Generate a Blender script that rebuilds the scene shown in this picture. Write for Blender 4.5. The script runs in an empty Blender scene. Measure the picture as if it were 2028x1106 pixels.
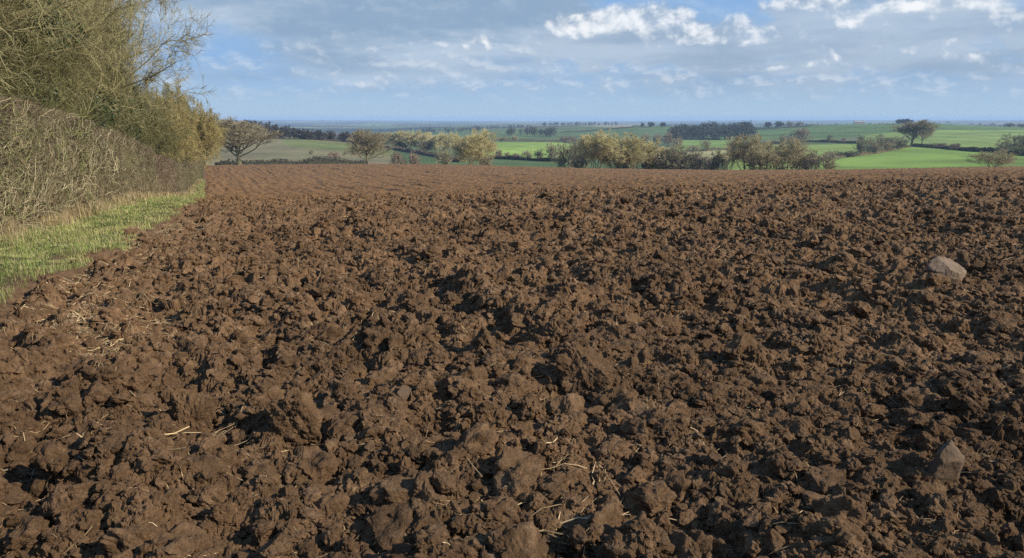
import bpy, math
import numpy as np
from math import radians, sin, cos, tan, atan, pi
scene = bpy.context.scene
COL = scene.collection
rng = np.random.default_rng(7)

# ------------------------------------------------------------------ camera geometry
W, Hh, F = 2028.0, 1106.0, 1532.0          # photograph pixels and focal length in them
V0 = 235.5                                 # true horizon row
PITCH = atan((Hh / 2 - V0) / F)
CP, SP = cos(PITCH), sin(PITCH)
EYE = 1.62

def az_of(u, v=V0):
    k = (Hh / 2 - np.asarray(v, float)) / F
    return np.arctan2((np.asarray(u, float) - W / 2) / F, CP + k * SP)

def tan_dep(az, v):
    """downward tangent (drop per metre of ground distance) of photograph row v at azimuth az"""
    k = (Hh / 2 - np.asarray(v, float)) / F
    return np.cos(az) * (SP - k * CP) / (CP + k * SP)

def project(x, y, z):
    dz = z - EYE
    dep = y * CP - dz * SP
    up = y * SP + dz * CP
    return W / 2 + F * x / dep, Hh / 2 - F * up / dep

# ------------------------------------------------------------------ noise
def _h(ix, iy, seed):
    h = (ix.astype(np.uint32) * np.uint32(374761393)) ^ (iy.astype(np.uint32) * np.uint32(668265263)) ^ np.uint32((seed * 2246822519) & 0xffffffff)
    h = (h ^ (h >> np.uint32(13))) * np.uint32(1274126177)
    h = (h ^ (h >> np.uint32(15))) * np.uint32(2246822519)
    return h ^ (h >> np.uint32(16))

def _u(h):
    return (h & np.uint32(0xffff)).astype(np.float32) * np.float32(1 / 65535.0)

def vnoise(x, y, seed=0):
    """smooth value noise in -1..1"""
    fx, fy = np.floor(x), np.floor(y)
    ix, iy = fx.astype(np.int32), fy.astype(np.int32)
    tx, ty = (x - fx).astype(np.float32), (y - fy).astype(np.float32)
    tx = tx * tx * tx * (tx * (tx * 6 - 15) + 10); ty = ty * ty * ty * (ty * (ty * 6 - 15) + 10)
    a = _u(_h(ix, iy, seed)); b = _u(_h(ix + 1, iy, seed)); c = _u(_h(ix, iy + 1, seed)); d = _u(_h(ix + 1, iy + 1, seed))
    return ((a + (b - a) * tx) * (1 - ty) + (c + (d - c) * tx) * ty) * 2 - 1

def vnoise3(p, f, seed=0):
    """smooth 3D value noise in -1..1"""
    q = p * np.float32(f); fl = np.floor(q); i = fl.astype(np.int32); t = (q - fl).astype(np.float32)
    t = t * t * t * (t * (t * 6 - 15) + 10)
    out = 0
    for dz in (0, 1):
        kz = i[:, 2] + dz; wz = t[:, 2] if dz else 1 - t[:, 2]
        ky = kz.astype(np.uint32) * np.uint32(2654435761)
        for dy in (0, 1):
            wy = t[:, 1] if dy else 1 - t[:, 1]
            yy = (i[:, 1] + dy).astype(np.uint32) ^ ky
            a = _u(_h(i[:, 0], yy, seed)); b = _u(_h(i[:, 0] + 1, yy, seed))
            out = out + wz * wy * (a + (b - a) * t[:, 0])
    return out * 2 - 1

def crumbs(p, seed=0, f=15., octv=4):
    """rounded crumbs with sharp creases between them, about 0..1"""
    s, a, w = 0, 1., 0.
    for o in range(octv):
        s = s + a * (np.abs(vnoise3(p + 3.7 * o, f * 2.13 ** o, seed + o)) ** .8); w += a; a *= .62
    return s / w

def fbm(x, y, seed=0, octv=4, gain=.5):
    s, a, t = 0, 1.0, 0.0
    for o in range(octv):
        s = s + a * vnoise(x * 2 ** o + 17.3 * o, y * 2 ** o - 9.1 * o, seed + o); t += a; a *= gain
    return s / t

def lumps(x, y, scale, seed, fill=.75):
    """heaped rounded clods, 0..1 times scale"""
    x = x / scale; y = y / scale
    ix, iy = np.floor(x).astype(np.int32), np.floor(y).astype(np.int32)
    out = np.zeros(x.shape, np.float32)
    for dx in (-1, 0, 1):
        for dy in (-1, 0, 1):
            cx, cy = ix + dx, iy + dy
            h = _h(cx, cy, seed)
            h2 = _h(cx, cy, seed + 101)
            px = cx + .5 + (_u(h) - .5) * .95
            py = cy + .5 + (_u(h >> np.uint32(16)) - .5) * .95
            q = _u(h2)
            R = .42 + .45 * _u(h2 >> np.uint32(16))
            ex = (x - px); ey = (y - py)
            th = q * 6.283
            c, s = np.cos(th), np.sin(th)
            a = (ex * c + ey * s); b = (-ex * s + ey * c) * (1 + .7 * q)
            # lopsided block: top face slopes one way
            d2 = (a * a + b * b) / (R * R)
            top = np.clip(1 - d2, 0, 1) ** .8
            hh = top * R * (.75 + .8 * q) * (1 + .9 * a / R * (q - .3)) * (q < fill + .25)
            out = np.maximum(out, hh)
    return out * np.float32(scale)

def smooth(e0, e1, x):
    t = np.clip((x - e0) / (e1 - e0), 0, 1)
    return t * t * (3 - 2 * t)

# ------------------------------------------------------------------ the lie of the land: height over (azimuth, distance)
HA = radians(-21.1)                                   # direction of the hedge
HD = np.array([sin(HA), cos(HA)]); HR = np.array([cos(HA), -sin(HA)])
def st(x, y): return x * HD[0] + y * HD[1], x * HR[0] + y * HR[1]
def xy(s, t): return s * HD[0] + t * HR[0], s * HD[1] + t * HR[1]

UK = [-300, 412, 600, 750, 900, 1000, 1150, 1300, 1450, 1600, 1800, 2028, 2600]
NEAR = {  # u: (r, z) then (r, v)
}
def knots(u):
    i = lambda xs, ys: float(np.interp(u, xs, ys))
    ks = [(0.3, 0.0, 'z'), (4, 0.0, 'z'), (9, i([412, 1014, 2028], [-.07, -.05, 0.0]), 'z'),
          (18, i([412, 1014, 2028], [-.64, -.36, -.12]), 'z'),
          (i([412, 700, 1014, 1300, 1700, 2028], [30, 32, 35, 38, 42, 45]), i([412, 700, 1014, 1300, 1700, 2028], [400, 393, 382, 373, 362, 353]), 'v'),
          (75, i([412, 700, 1014, 1300, 2028], [380, 377, 369, 361, 344]), 'v'),
          (120, i([412, 700, 1014, 1300, 2028], [352, 351, 350, 347, 337]), 'v'),
          (200, i([412, 600, 750, 900, 1000, 1150, 1300, 1450, 1600, 1700, 1850, 2028], [327, 325, 324.5, 326, 329, 333, 335.5, 337, 336.5, 335.5, 333, 330]), 'v')]
    crest = ks[-1][1]
    ks.append((222, crest + 3, 'v'))
    ks.append((255, crest + 12, 'v'))
    far = {320: [324, 328, 326, 326, 328, 330, 334, 335, 336, 335, 334, 330, 330],
           350: [321, 325, 323, 322, 324, 326, 330, 332, 332, 332, 331, 328, 328],
           450: [305, 308, 305, 311, 317, 314, 317, 319, 318, 316, 310, 307, 307],
           600: [277, 279, 279, 294, 302, 299, 303, 304, 302, 298, 292, 296, 296],
           680: [268, 270, 272, 288, 296, 291, 297, 297, 296, 291, 288.5, 292, 292],
           800: [272, 274, 276, 288, 289, 284, 290, 291, 289, 283.5, 285, 287, 287],
           1000: [276, 278, 279, 284, 279, 277, 282, 281, 279, 274, 270, 273, 273],
           1400: [280, 282, 282, 279, 268, 265, 268, 264, 262, 256, 249, 256, 258],
           1650: [277, 278, 277, 274, 261, 258.5, 257, 249, 254, 249, 243.8, 252.5, 254],
           2000: [270, 270, 269, 268, 257, 255, 251, 252, 257, 254, 251, 257, 258],
           3000: [258, 258, 258, 257, 251.5, 249.5, 248, 249, 253, 251, 249, 253, 253],
           5000: [247.5, 247.5, 247.5, 247.5, 247, 246.3, 246, 246, 246.5, 246, 245.5, 246.5, 246.5],
           8000: [241, 241.2, 241.8, 242.3, 242.7, 243, 243, 243, 242.5, 241.7, 241, 241, 241],
           12500: [237.4, 237.6, 238.2, 239, 239.6, 240, 240, 239.6, 238.8, 238, 237.6, 238, 238]}
    for r, vs in far.items():
        ks.append((r, i(UK, vs), 'v'))
    return ks

NR, NA = 1400, 361
LR = np.linspace(math.log(.3), math.log(12500), NR)
AZG = np.linspace(-pi, pi, NA * 4 + 1)
def pchip(xk, yk, x):
    h = np.diff(xk); d = np.diff(yk) / h
    m = np.zeros(len(xk)); m[0], m[-1] = d[0], d[-1]
    for i in range(1, len(xk) - 1):
        if d[i - 1] * d[i] > 0:
            w1, w2 = 2 * h[i] + h[i - 1], h[i] + 2 * h[i - 1]
            m[i] = (w1 + w2) / (w1 / d[i - 1] + w2 / d[i])
    k = np.clip(np.searchsorted(xk, x) - 1, 0, len(xk) - 2)
    t = (x - xk[k]) / h[k]
    return ((1 + 2 * t) * (1 - t) ** 2 * yk[k] + t * (1 - t) ** 2 * h[k] * m[k] + t * t * (3 - 2 * t) * yk[k + 1] + t * t * (t - 1) * h[k] * m[k + 1])

uks = np.concatenate([np.arange(-150, 2200, 50)])
cols = []
for u in uks:
    a = float(az_of(u)); xs, ys = [], []
    for r, val, kind in knots(float(u)):
        xs.append(math.log(r)); ys.append(val if kind == 'z' else EYE - r * float(tan_dep(a, val)))
    cols.append(pchip(np.array(xs), np.array(ys), LR))
cols = np.array(cols)
mean = cols.mean(0)
azk = np.concatenate([[-pi, -2.2], az_of(uks), [2.2, pi]])
cols = np.vstack([mean, mean, cols, mean, mean])
ZG = np.empty((len(AZG), NR), np.float32)
for j in range(NR):
    ZG[:, j] = np.interp(AZG, azk, cols[:, j])
ker = np.exp(-np.linspace(-2, 2, 9) ** 2); ker /= ker.sum()
ZP = np.pad(ZG, ((4, 4), (0, 0)), mode='wrap')
ZG = sum(ker[i] * ZP[i:i + len(AZG)] for i in range(9))
ker = np.exp(-np.linspace(-2, 2, 13) ** 2); ker /= ker.sum()
ZP = np.pad(ZG, ((0, 0), (6, 6)), mode='edge')
ZG = sum(ker[i] * ZP[:, i:i + NR] for i in range(13))

def land(x, y):
    r = np.maximum(np.hypot(x, y), .31); a = np.arctan2(x, y)
    fj = np.clip((np.log(r) - LR[0]) / (LR[1] - LR[0]), 0, NR - 1.001); fi = np.clip((a + pi) / (AZG[1] - AZG[0]), 0, len(AZG) - 1.001)
    i = fi.astype(int); j = fj.astype(int); ti = fi - i; tj = fj - j
    return (ZG[i, j] * (1 - ti) + ZG[i + 1, j] * ti) * (1 - tj) + (ZG[i, j + 1] * (1 - ti) + ZG[i + 1, j + 1] * ti) * tj

def ground_at(u, v, rmin=225., rmax=12000.):
    """the point of the land that the photograph shows at pixel u, v"""
    a = float(az_of(u, v)); t = float(tan_dep(a, v))
    r = np.exp(np.linspace(math.log(rmin), math.log(rmax), 3000))
    x, y = r * sin(a), r * cos(a)
    d = (EYE - t * r) - land(x, y)
    k = np.nonzero(d <= 0)[0]
    k = k[0] if len(k) else int(np.argmin(d))
    return float(x[k]), float(y[k]), float(land(x[k:k + 1], y[k:k + 1])[0]), float(r[k])

def edge_t(s):
    """where the ploughing stops against the grass, across the hedge line"""
    s = np.asarray(s, float)
    return np.interp(s, [-10, 5, 8.4, 10, 13, 16, 19, 24, 32, 60, 170, 230], [-2.2, -2.1, -1.98, -1.82, -1.50, -1.40, -1.33, -1.05, -.72, -.85, -1.25, -1.3]) + (.20 * vnoise(s * .55, s * 0 + 3.3, 5) + .17 * vnoise(s * 1.7, s * 0 + 1.3, 6) + .06 * vnoise(s * 5, s * 0, 8))

def hedge_face(s):
    return np.interp(s, [-10, 10, 17, 22, 30, 45, 74, 120, 200], [-4.6, -4.4, -3.98, -3.6, -3.05, -2.65, -2.15, -1.8, -1.75])

def fine_mask(x, y):
    r = np.hypot(x, y); a = np.arctan2(x, y)
    rb = np.interp(a, [float(az_of(q)) for q in (412, 700, 1014, 1300, 1700, 2028)], [30, 32, 35, 38, 42, 45])
    rb = rb * (1 + .1 * vnoise(x * .15, y * .15, 77))
    return smooth(.85, 1.35, r / rb)

def soil(x, y):
    """clod relief of the ploughed field over the land"""
    x = x.astype(np.float32); y = y.astype(np.float32)
    r = np.hypot(x, y)
    fm = fine_mask(x, y).astype(np.float32)
    s, t = st(x, y)
    wx = x + .04 * vnoise(x * 7, y * 7, 21) + .012 * vnoise(x * 21, y * 21, 22)
    wy = y + .04 * vnoise(x * 7, y * 7, 23) + .012 * vnoise(x * 21, y * 21, 24)
    z = .085 * vnoise(s * .32 + .4 * t, t * 1.15, 31) + .05 * vnoise(x * 2.3, y * 2.3, 32)
    z = z + .050 * np.sin((t + .45 * vnoise(s * .35, t * .4, 9)) * 2 * pi / .66) * (.55 + .6 * vnoise(s * .5, t * .5, 10))
    calm = smooth(-.3, .5, vnoise(x * .55 + 4, y * .55, 33)) * .65 + .35      # some patches are broken finer than others
    z = z + lumps(wx, wy, .40, 41, .45) * .30 * calm
    z = z + lumps(wx, wy, .20, 42, .6) * .40 * (.6 + .4 * calm)
    z = z + lumps(wx + .3 * z, wy - .2 * z, .105, 43) * .40
    z = z + lumps(wx - .2 * z, wy + .3 * z, .052, 44) * .38
    near = r < 14
    if near.any():
        d = np.zeros_like(z)
        d[near] = lumps(wx[near], wy[near], .027, 45) * .35
        z = z + d * smooth(14, 9, r)
    z = z - .13
    # the far part is worked down to a fine tilth with drill rows
    zf = .05 * vnoise(x * .8, y * .8, 51) + .11 * vnoise(x * 2.3, y * 2.3, 52) + .026 * np.sin(t * 2 * pi / .95 + 3. * vnoise(s * .05, t * .25, 55)) * (.6 + .8 * vnoise(t * .4, s * .06, 56)) + .10 * vnoise(t * 1.1, s * .05, 54) + .07 * vnoise(t * 2.6, s * .12, 57) - .10
    return z * (1 - fm * (.72 + .28 * smooth(45, 110, r))) + zf * fm

def top_of_field(x, y):
    return land(x, y) + soil(x, y)

# ------------------------------------------------------------------ mesh helpers
def build(name, V, quads=None, tris=None, mat=None, parent=None, smooth_on=False, attrs=None, cols=None, mesh_only=False):
    V = np.ascontiguousarray(V, np.float32).reshape(-1, 3)
    nq = 0 if quads is None else len(quads); nt = 0 if tris is None else len(tris)
    me = bpy.data.meshes.new(name)
    me.vertices.add(len(V)); me.vertices.foreach_set('co', V.ravel())
    idx = np.concatenate([np.asarray(quads, np.int32).ravel() if nq else np.zeros(0, np.int32), np.asarray(tris, np.int32).ravel() if nt else np.zeros(0, np.int32)])
    me.loops.add(len(idx)); me.loops.foreach_set('vertex_index', idx)
    start = np.concatenate([np.arange(nq) * 4, nq * 4 + np.arange(nt) * 3]).astype(np.int32)
    me.polygons.add(nq + nt); me.polygons.foreach_set('loop_start', start)
    me.polygons.foreach_set('use_smooth', np.full(nq + nt, bool(smooth_on)))
    me.update(calc_edges=True)
    for k, a in (attrs or {}).items():
        at = me.attributes.new(k, 'FLOAT', 'POINT'); at.data.foreach_set('value', np.ascontiguousarray(a, np.float32).ravel())
    if cols is not None:
        at = me.attributes.new('tint', 'FLOAT_COLOR', 'POINT')
        c = np.ones((len(V), 4), np.float32); c[:, :3] = cols
        at.data.foreach_set('color', c.ravel())
    if mat: me.materials.append(mat)
    if mesh_only: return me
    o = bpy.data.objects.new(name, me); COL.objects.link(o)
    if parent: o.parent = parent
    return o

def tag(o, label=None, cat=None, group=None, kind=None):
    if label: o['label'] = label
    if cat: o['category'] = cat
    if group: o['group'] = group
    if kind: o['kind'] = kind
    return o

def empty(name, loc):
    o = bpy.data.objects.new(name, None); COL.objects.link(o); o.location = loc; o.empty_display_size = .3
    return o

def place_mesh(name, me, parent):
    o = bpy.data.objects.new(name, me); COL.objects.link(o); o.parent = parent
    return o

def norm(a): return a / np.maximum(np.linalg.norm(a, axis=-1, keepdims=True), 1e-9)

def tubes(P, R, k=3, R0=0):
    """P (n, m, 3) polylines, R (n, m) radii -> verts, quads"""
    n, m, _ = P.shape
    T = np.empty_like(P); T[:, 1:-1] = P[:, 2:] - P[:, :-2]; T[:, 0] = P[:, 1] - P[:, 0]; T[:, -1] = P[:, -1] - P[:, -2]
    T = norm(T)
    ref = np.where(np.abs(T[:, :1, 2:]) > .8, np.array([1., 0, 0]), np.array([0., 0, 1]))
    N = norm(np.cross(T, np.broadcast_to(ref, T.shape))); B = np.cross(T, N)
    a = np.arange(k) * 2 * pi / k
    V = P[:, :, None] + R[:, :, None, None] * (N[:, :, None] * np.cos(a)[None, None, :, None] + B[:, :, None] * np.sin(a)[None, None, :, None])
    i = np.arange(n)[:, None, None] * m * k + np.arange(m - 1)[None, :, None] * k
    j = np.arange(k)[None, None, :]; jn = (j + 1) % k
    Q = np.stack([i + j, i + jn, i + k + jn, i + k + j], -1).reshape(-1, 4)
    return V.reshape(-1, 3), Q

def join(parts):
    Vs, Qs, o = [], [], 0
    for V, Q in parts:
        Vs.append(V); Qs.append(Q + o); o += len(V)
    return np.concatenate(Vs), np.concatenate(Qs)

def icosphere(sub):
    t = (1 + 5 ** .5) / 2
    V = [(-1, t, 0), (1, t, 0), (-1, -t, 0), (1, -t, 0), (0, -1, t), (0, 1, t), (0, -1, -t), (0, 1, -t), (t, 0, -1), (t, 0, 1), (-t, 0, -1), (-t, 0, 1)]
    Fc = [(0, 11, 5), (0, 5, 1), (0, 1, 7), (0, 7, 10), (0, 10, 11), (1, 5, 9), (5, 11, 4), (11, 10, 2), (10, 7, 6), (7, 1, 8), (3, 9, 4), (3, 4, 2), (3, 2, 6), (3, 6, 8), (3, 8, 9), (4, 9, 5), (2, 4, 11), (6, 2, 10), (8, 6, 7), (9, 8, 1)]
    V = [tuple(np.array(v) / np.linalg.norm(v)) for v in V]
    for _ in range(sub):
        cache, nf = {}, []
        def mid(a, b):
            key = (min(a, b), max(a, b))
            if key not in cache:
                m = np.array(V[a]) + np.array(V[b]); V.append(tuple(m / np.linalg.norm(m))); cache[key] = len(V) - 1
            return cache[key]
        for a, b, c in Fc:
            ab, bc, ca = mid(a, b), mid(b, c), mid(c, a)
            nf += [(a, ab, ca), (b, bc, ab), (c, ca, bc), (ab, bc, ca)]
        Fc = nf
    return np.array(V), np.array(Fc, np.int32)

def noise3(p, f, seed):
    """3D lattice noise from three 2D slices"""
    x, y, z = p[:, 0] * f, p[:, 1] * f, p[:, 2] * f
    return (vnoise(x + 13.1, y + .37 * z + 5, seed) + vnoise(y + 3.7, z + .41 * x + 7, seed + 7) + vnoise(z + 9.2, x + .33 * y + 2, seed + 13)) / 1.9

# ------------------------------------------------------------------ materials
def material(name, rough=.9, spec=.2):
    m = bpy.data.materials.new(name); m.use_nodes = True
    b = m.node_tree.nodes['Principled BSDF']
    b.inputs['Roughness'].default_value = rough
    b.inputs['Specular IOR Level'].default_value = spec
    return m, m.node_tree, b

def ramp(nt, fac, stops):
    r = nt.nodes.new('ShaderNodeValToRGB')
    while len(r.color_ramp.elements) < len(stops): r.color_ramp.elements.new(.5)
    for e, (p, c) in zip(r.color_ramp.elements, stops): e.position = p; e.color = (*c, 1)
    nt.links.new(fac, r.inputs[0]); return r.outputs[0]

def noise_node(nt, vec, scale, detail=4, rough=.6):
    n = nt.nodes.new('ShaderNodeTexNoise'); n.inputs['Scale'].default_value = scale; n.inputs['Detail'].default_value = detail; n.inputs['Roughness'].default_value = rough
    nt.links.new(vec, n.inputs['Vector']); return n.outputs['Fac']

def mix(nt, fac, a, b, mode='MIX'):
    m = nt.nodes.new('ShaderNodeMix'); m.data_type = 'RGBA'; m.blend_type = mode
    for s, val in ((m.inputs[0], fac), (m.inputs[6], a), (m.inputs[7], b)):
        if isinstance(val, (int, float)): s.default_value = val
        elif isinstance(val, tuple): s.default_value = (*val, 1)
        else: nt.links.new(val, s)
    return m.outputs[2]

def coord(nt): return nt.nodes.new('ShaderNodeTexCoord').outputs['Object']
def attr(nt, name, out='Fac'):
    a = nt.nodes.new('ShaderNodeAttribute'); a.attribute_name = name; return a.outputs[out]
def world_pos(nt): return nt.nodes.new('ShaderNodeNewGeometry').outputs['Position']

def soil_material():
    m, nt, b = material('ploughed soil', .95, .12)
    p = world_pos(nt)
    big = noise_node(nt, p, .8, 3)
    mid_ = noise_node(nt, p, 9, 6, .7)
    tiny = noise_node(nt, p, 90, 4, .7)
    c = ramp(nt, mid_, [(.28, (.066, .039, .021)), (.5, (.148, .090, .048)), (.72, (.300, .192, .110))])
    c = mix(nt, ramp(nt, big, [(.35, (0, 0, 0)), (.7, (.5, .5, .5))]), c, (.172, .102, .052))
    c = mix(nt, 1.0, c, ramp(nt, noise_node(nt, p, .42, 5, .65), [(.32, (.66, .64, .62)), (.5, (1., 1., 1.)), (.68, (1.28, 1.25, 1.2))]), 'MULTIPLY')
    c = mix(nt, .55, c, ramp(nt, tiny, [(.3, (.35, .33, .32)), (.55, (.9, .88, .86)), (.8, (1.9, 1.85, 1.8))]), 'MULTIPLY')
    rows = noise_node(nt, p, 1.6, 6, .75)
    f = ramp(nt, rows, [(.3, (.118, .064, .029)), (.7, (.225, .130, .060))])
    c = mix(nt, attr(nt, 'fine'), c, f)
    nt.links.new(c, b.inputs['Base Color'])
    bump = nt.nodes.new('ShaderNodeBump'); bump.inputs['Strength'].default_value = 1.; bump.inputs['Distance'].default_value = .02
    nt.links.new(noise_node(nt, p, 48, 8, .8), bump.inputs['Height']); nt.links.new(bump.outputs[0], b.inputs['Normal'])
    return m

def tint_material(name, rough=.85, var=.35, scale=6.0, spec=.2):
    """albedo from the mesh's own tint, mottled by noise"""
    m, nt, b = material(name, rough, spec)
    n = noise_node(nt, world_pos(nt), scale, 3)
    k = ramp(nt, n, [(.3, (1 - var,) * 3), (.7, (1 + var,) * 3)])
    nt.links.new(mix(nt, 1.0, attr(nt, 'tint', 'Color'), k, 'MULTIPLY'), b.inputs['Base Color'])
    return m

def bark_material(name, c1, c2, scale=3.0):
    m, nt, b = material(name, .9, .15)
    n = noise_node(nt, coord(nt), scale, 4, .65)
    nt.links.new(ramp(nt, n, [(.3, c1), (.7, c2)]), b.inputs['Base Color'])
    return m

def stone_material(dirt=.47, k=1.):
    m, nt, b = material('field stone', .9, .2)
    p = coord(nt)
    c = ramp(nt, noise_node(nt, p, 7, 6, .7), [(.3, (.120 * k, .084 * k, .055 * k)), (.55, (.19 * k, .140 * k, .095 * k)), (.8, (.25 * k, .195 * k, .14 * k))])
    c = mix(nt, ramp(nt, noise_node(nt, p, 14, 4), [(dirt, (0, 0, 0)), (dirt + .12, (.8, .8, .8))]), c, (.11, .07, .042))
    nt.links.new(c, b.inputs['Base Color'])
    bump = nt.nodes.new('ShaderNodeBump'); bump.inputs['Strength'].default_value = .5; bump.inputs['Distance'].default_value = .01
    nt.links.new(noise_node(nt, p, 40, 5), bump.inputs['Height']); nt.links.new(bump.outputs[0], b.inputs['Normal'])
    return m

def fields_material():
    m, nt, b = material('fields', .95, .1)
    p = world_pos(nt)
    c = attr(nt, 'tint', 'Color')
    c = mix(nt, 1.0, c, ramp(nt, noise_node(nt, p, .012, 5, .6), [(.3, (.78, .80, .78)), (.7, (1.22, 1.2, 1.15))]), 'MULTIPLY')
    c = mix(nt, 1.0, c, ramp(nt, noise_node(nt, p, .15, 4, .6), [(.3, (.88, .88, .88)), (.7, (1.12, 1.12, 1.12))]), 'MULTIPLY')
    nt.links.new(c, b.inputs['Base Color'])
    return m

M_SOIL = soil_material()
M_GRASS = tint_material('grass blades', .8, .3, 1.5)
M_TWIG = tint_material('twigs', .9, .3, 1.2, .1)
M_LEAF = tint_material('dark evergreen leaves', .55, .4, 3.0, .35)
M_STRAW = tint_material('straw', .7, .3, 30)
M_STONE = stone_material(); M_STONE2 = stone_material(.40, .56)
M_FIELD = fields_material()
M_BARK = bark_material('grey green bark', (.10, .09, .055), (.20, .18, .11), 4)
# ------------------------------------------------------------------ ploughed field
def azimuth_columns():
    a = np.concatenate([np.arange(-180, -70, 2.5), np.arange(-70, -39, .4), np.arange(-39, 39, .088), np.arange(39, 70, .4), np.arange(70, 180, 2.5)])
    return np.radians(a)

def polar_grid(az, r):
    A, R = np.meshgrid(az, r, indexing='ij')
    return R * np.sin(A), R * np.cos(A)

def grid_quads(na, nr, wrap=True):
    i = np.arange(na if wrap else na - 1)[:, None]; j = np.arange(nr - 1)[None, :]
    n = (i + 1) % na
    return np.stack([i * nr + j, i * nr + j + 1, n * nr + j + 1, n * nr + j], -1).reshape(-1, 4)

def make_field():
    az = azimuth_columns()
    r = [.4]
    while r[-1] < 258:
        q = r[-1]
        r.append(q * (1.06 if q < 1.9 else 1.0022 if q < 7 else 1.0034 if q < 33 else 1.0045 if q < 120 else 1.007))
    r = np.array(r)
    X, Y = polar_grid(az, r)
    Z = land(X, Y)
    x, y = X.ravel(), Y.ravel()
    s, t = st(x, y)
    h = soil(x, y)
    fm = fine_mask(x, y)
    e = edge_t(s)
    inside = smooth(-.25, .12, t - e)
    h = h * inside + (1 - inside) * -.15
    furrow = np.exp(-((t - e - .25) / .14) ** 2) * (s > 26)            # the last open furrow along the grass
    h = h - .14 * furrow
    R = np.hypot(x, y)
    # crumbled overhang: push the lumps sideways a little
    amp = .030 * (1 - fm)
    dx = amp * (vnoise(x * 9, y * 9, 61) + .6 * vnoise(x * 24, y * 24, 62)) * smooth(30, 12, R)
    dy = amp * (vnoise(x * 9, y * 9, 63) + .6 * vnoise(x * 24, y * 24, 64)) * smooth(30, 12, R)
    V = np.stack([x + dx, y + dy, Z.ravel() + h], 1)
    Q = grid_quads(len(az), len(r))
    Gd = V.reshape(len(az), len(r), 3)
    N = np.cross(np.gradient(Gd, axis=1), np.gradient(Gd, axis=0)).reshape(-1, 3)
    N = norm(N); N *= np.sign(N[:, 2:] + 1e-9)
    m = (R < 20) & (np.abs(np.arctan2(x, y)) < .75) & (t - e > -.3)
    p = V[m].astype(np.float32)
    k = (.045 * (crumbs(p, 150, 15., 4) - .32) + .016 * (crumbs(p, 165, 55., 2) - .3) + .007 * vnoise3(p, 110, 160)) * smooth(20, 9, R[m])
    V[m] += N[m] * k[:, None]
    keep = (t - e > -.35)
    Q = Q[keep[Q].all(1)]
    used = np.zeros(len(V), bool); used[Q] = True
    new = np.cumsum(used) - 1
    o = build('ploughed_field', V[used], new[Q], None, M_SOIL, smooth_on=False, attrs={'fine': fm[used]})
    tag(o, 'ploughed brown field of rough clods, smoother with drill rows farther off', kind='structure')
make_field()

def random_rot(n):
    q = norm(rng.normal(size=(n, 4)))
    w, x, y, z = q.T
    return np.stack([np.stack([1 - 2 * (y * y + z * z), 2 * (x * y - w * z), 2 * (x * z + w * y)], -1),
                     np.stack([2 * (x * y + w * z), 1 - 2 * (x * x + z * z), 2 * (y * z - w * x)], -1),
                     np.stack([2 * (x * z - w * y), 2 * (y * z + w * x), 1 - 2 * (x * x + y * y)], -1)], 1)

def clod_shape(sub, seed, crumb=.16):
    V, T = icosphere(sub)
    g = np.random.default_rng(seed)
    r = np.ones(len(V))
    for _ in range(9):                                                  # broken faces
        n = norm(g.normal(size=3)); d = g.uniform(.55, .9)
        c = V @ n
        r = np.where(c > 1e-3, np.minimum(r, d / np.maximum(c, 1e-3)), r)
    p = V * r[:, None]
    r = r * (1 + .20 * vnoise3(p + seed, 1.6, seed) + crumb * vnoise3(p + seed, 3.2, seed + 50) + 1.9 * crumb * (crumbs(p + seed, seed + 90, 2.6, 4 if sub >= 4 else 3 if sub == 3 else 2) - .3))
    return V * r[:, None] * np.array([1, g.uniform(.65, 1), g.uniform(.5, .85)]), T

def scatter_polar(n, r0, r1, power=1.0, az=39):
    r = r0 + (r1 - r0) * rng.random(n) ** power
    a = np.radians(rng.uniform(-az, az, n))
    x, y = r * np.sin(a), r * np.cos(a)
    s, t = st(x, y)
    ok = t > edge_t(s) + .02 - np.abs(rng.normal(0, .14, n))
    return x[ok], y[ok]

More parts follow.
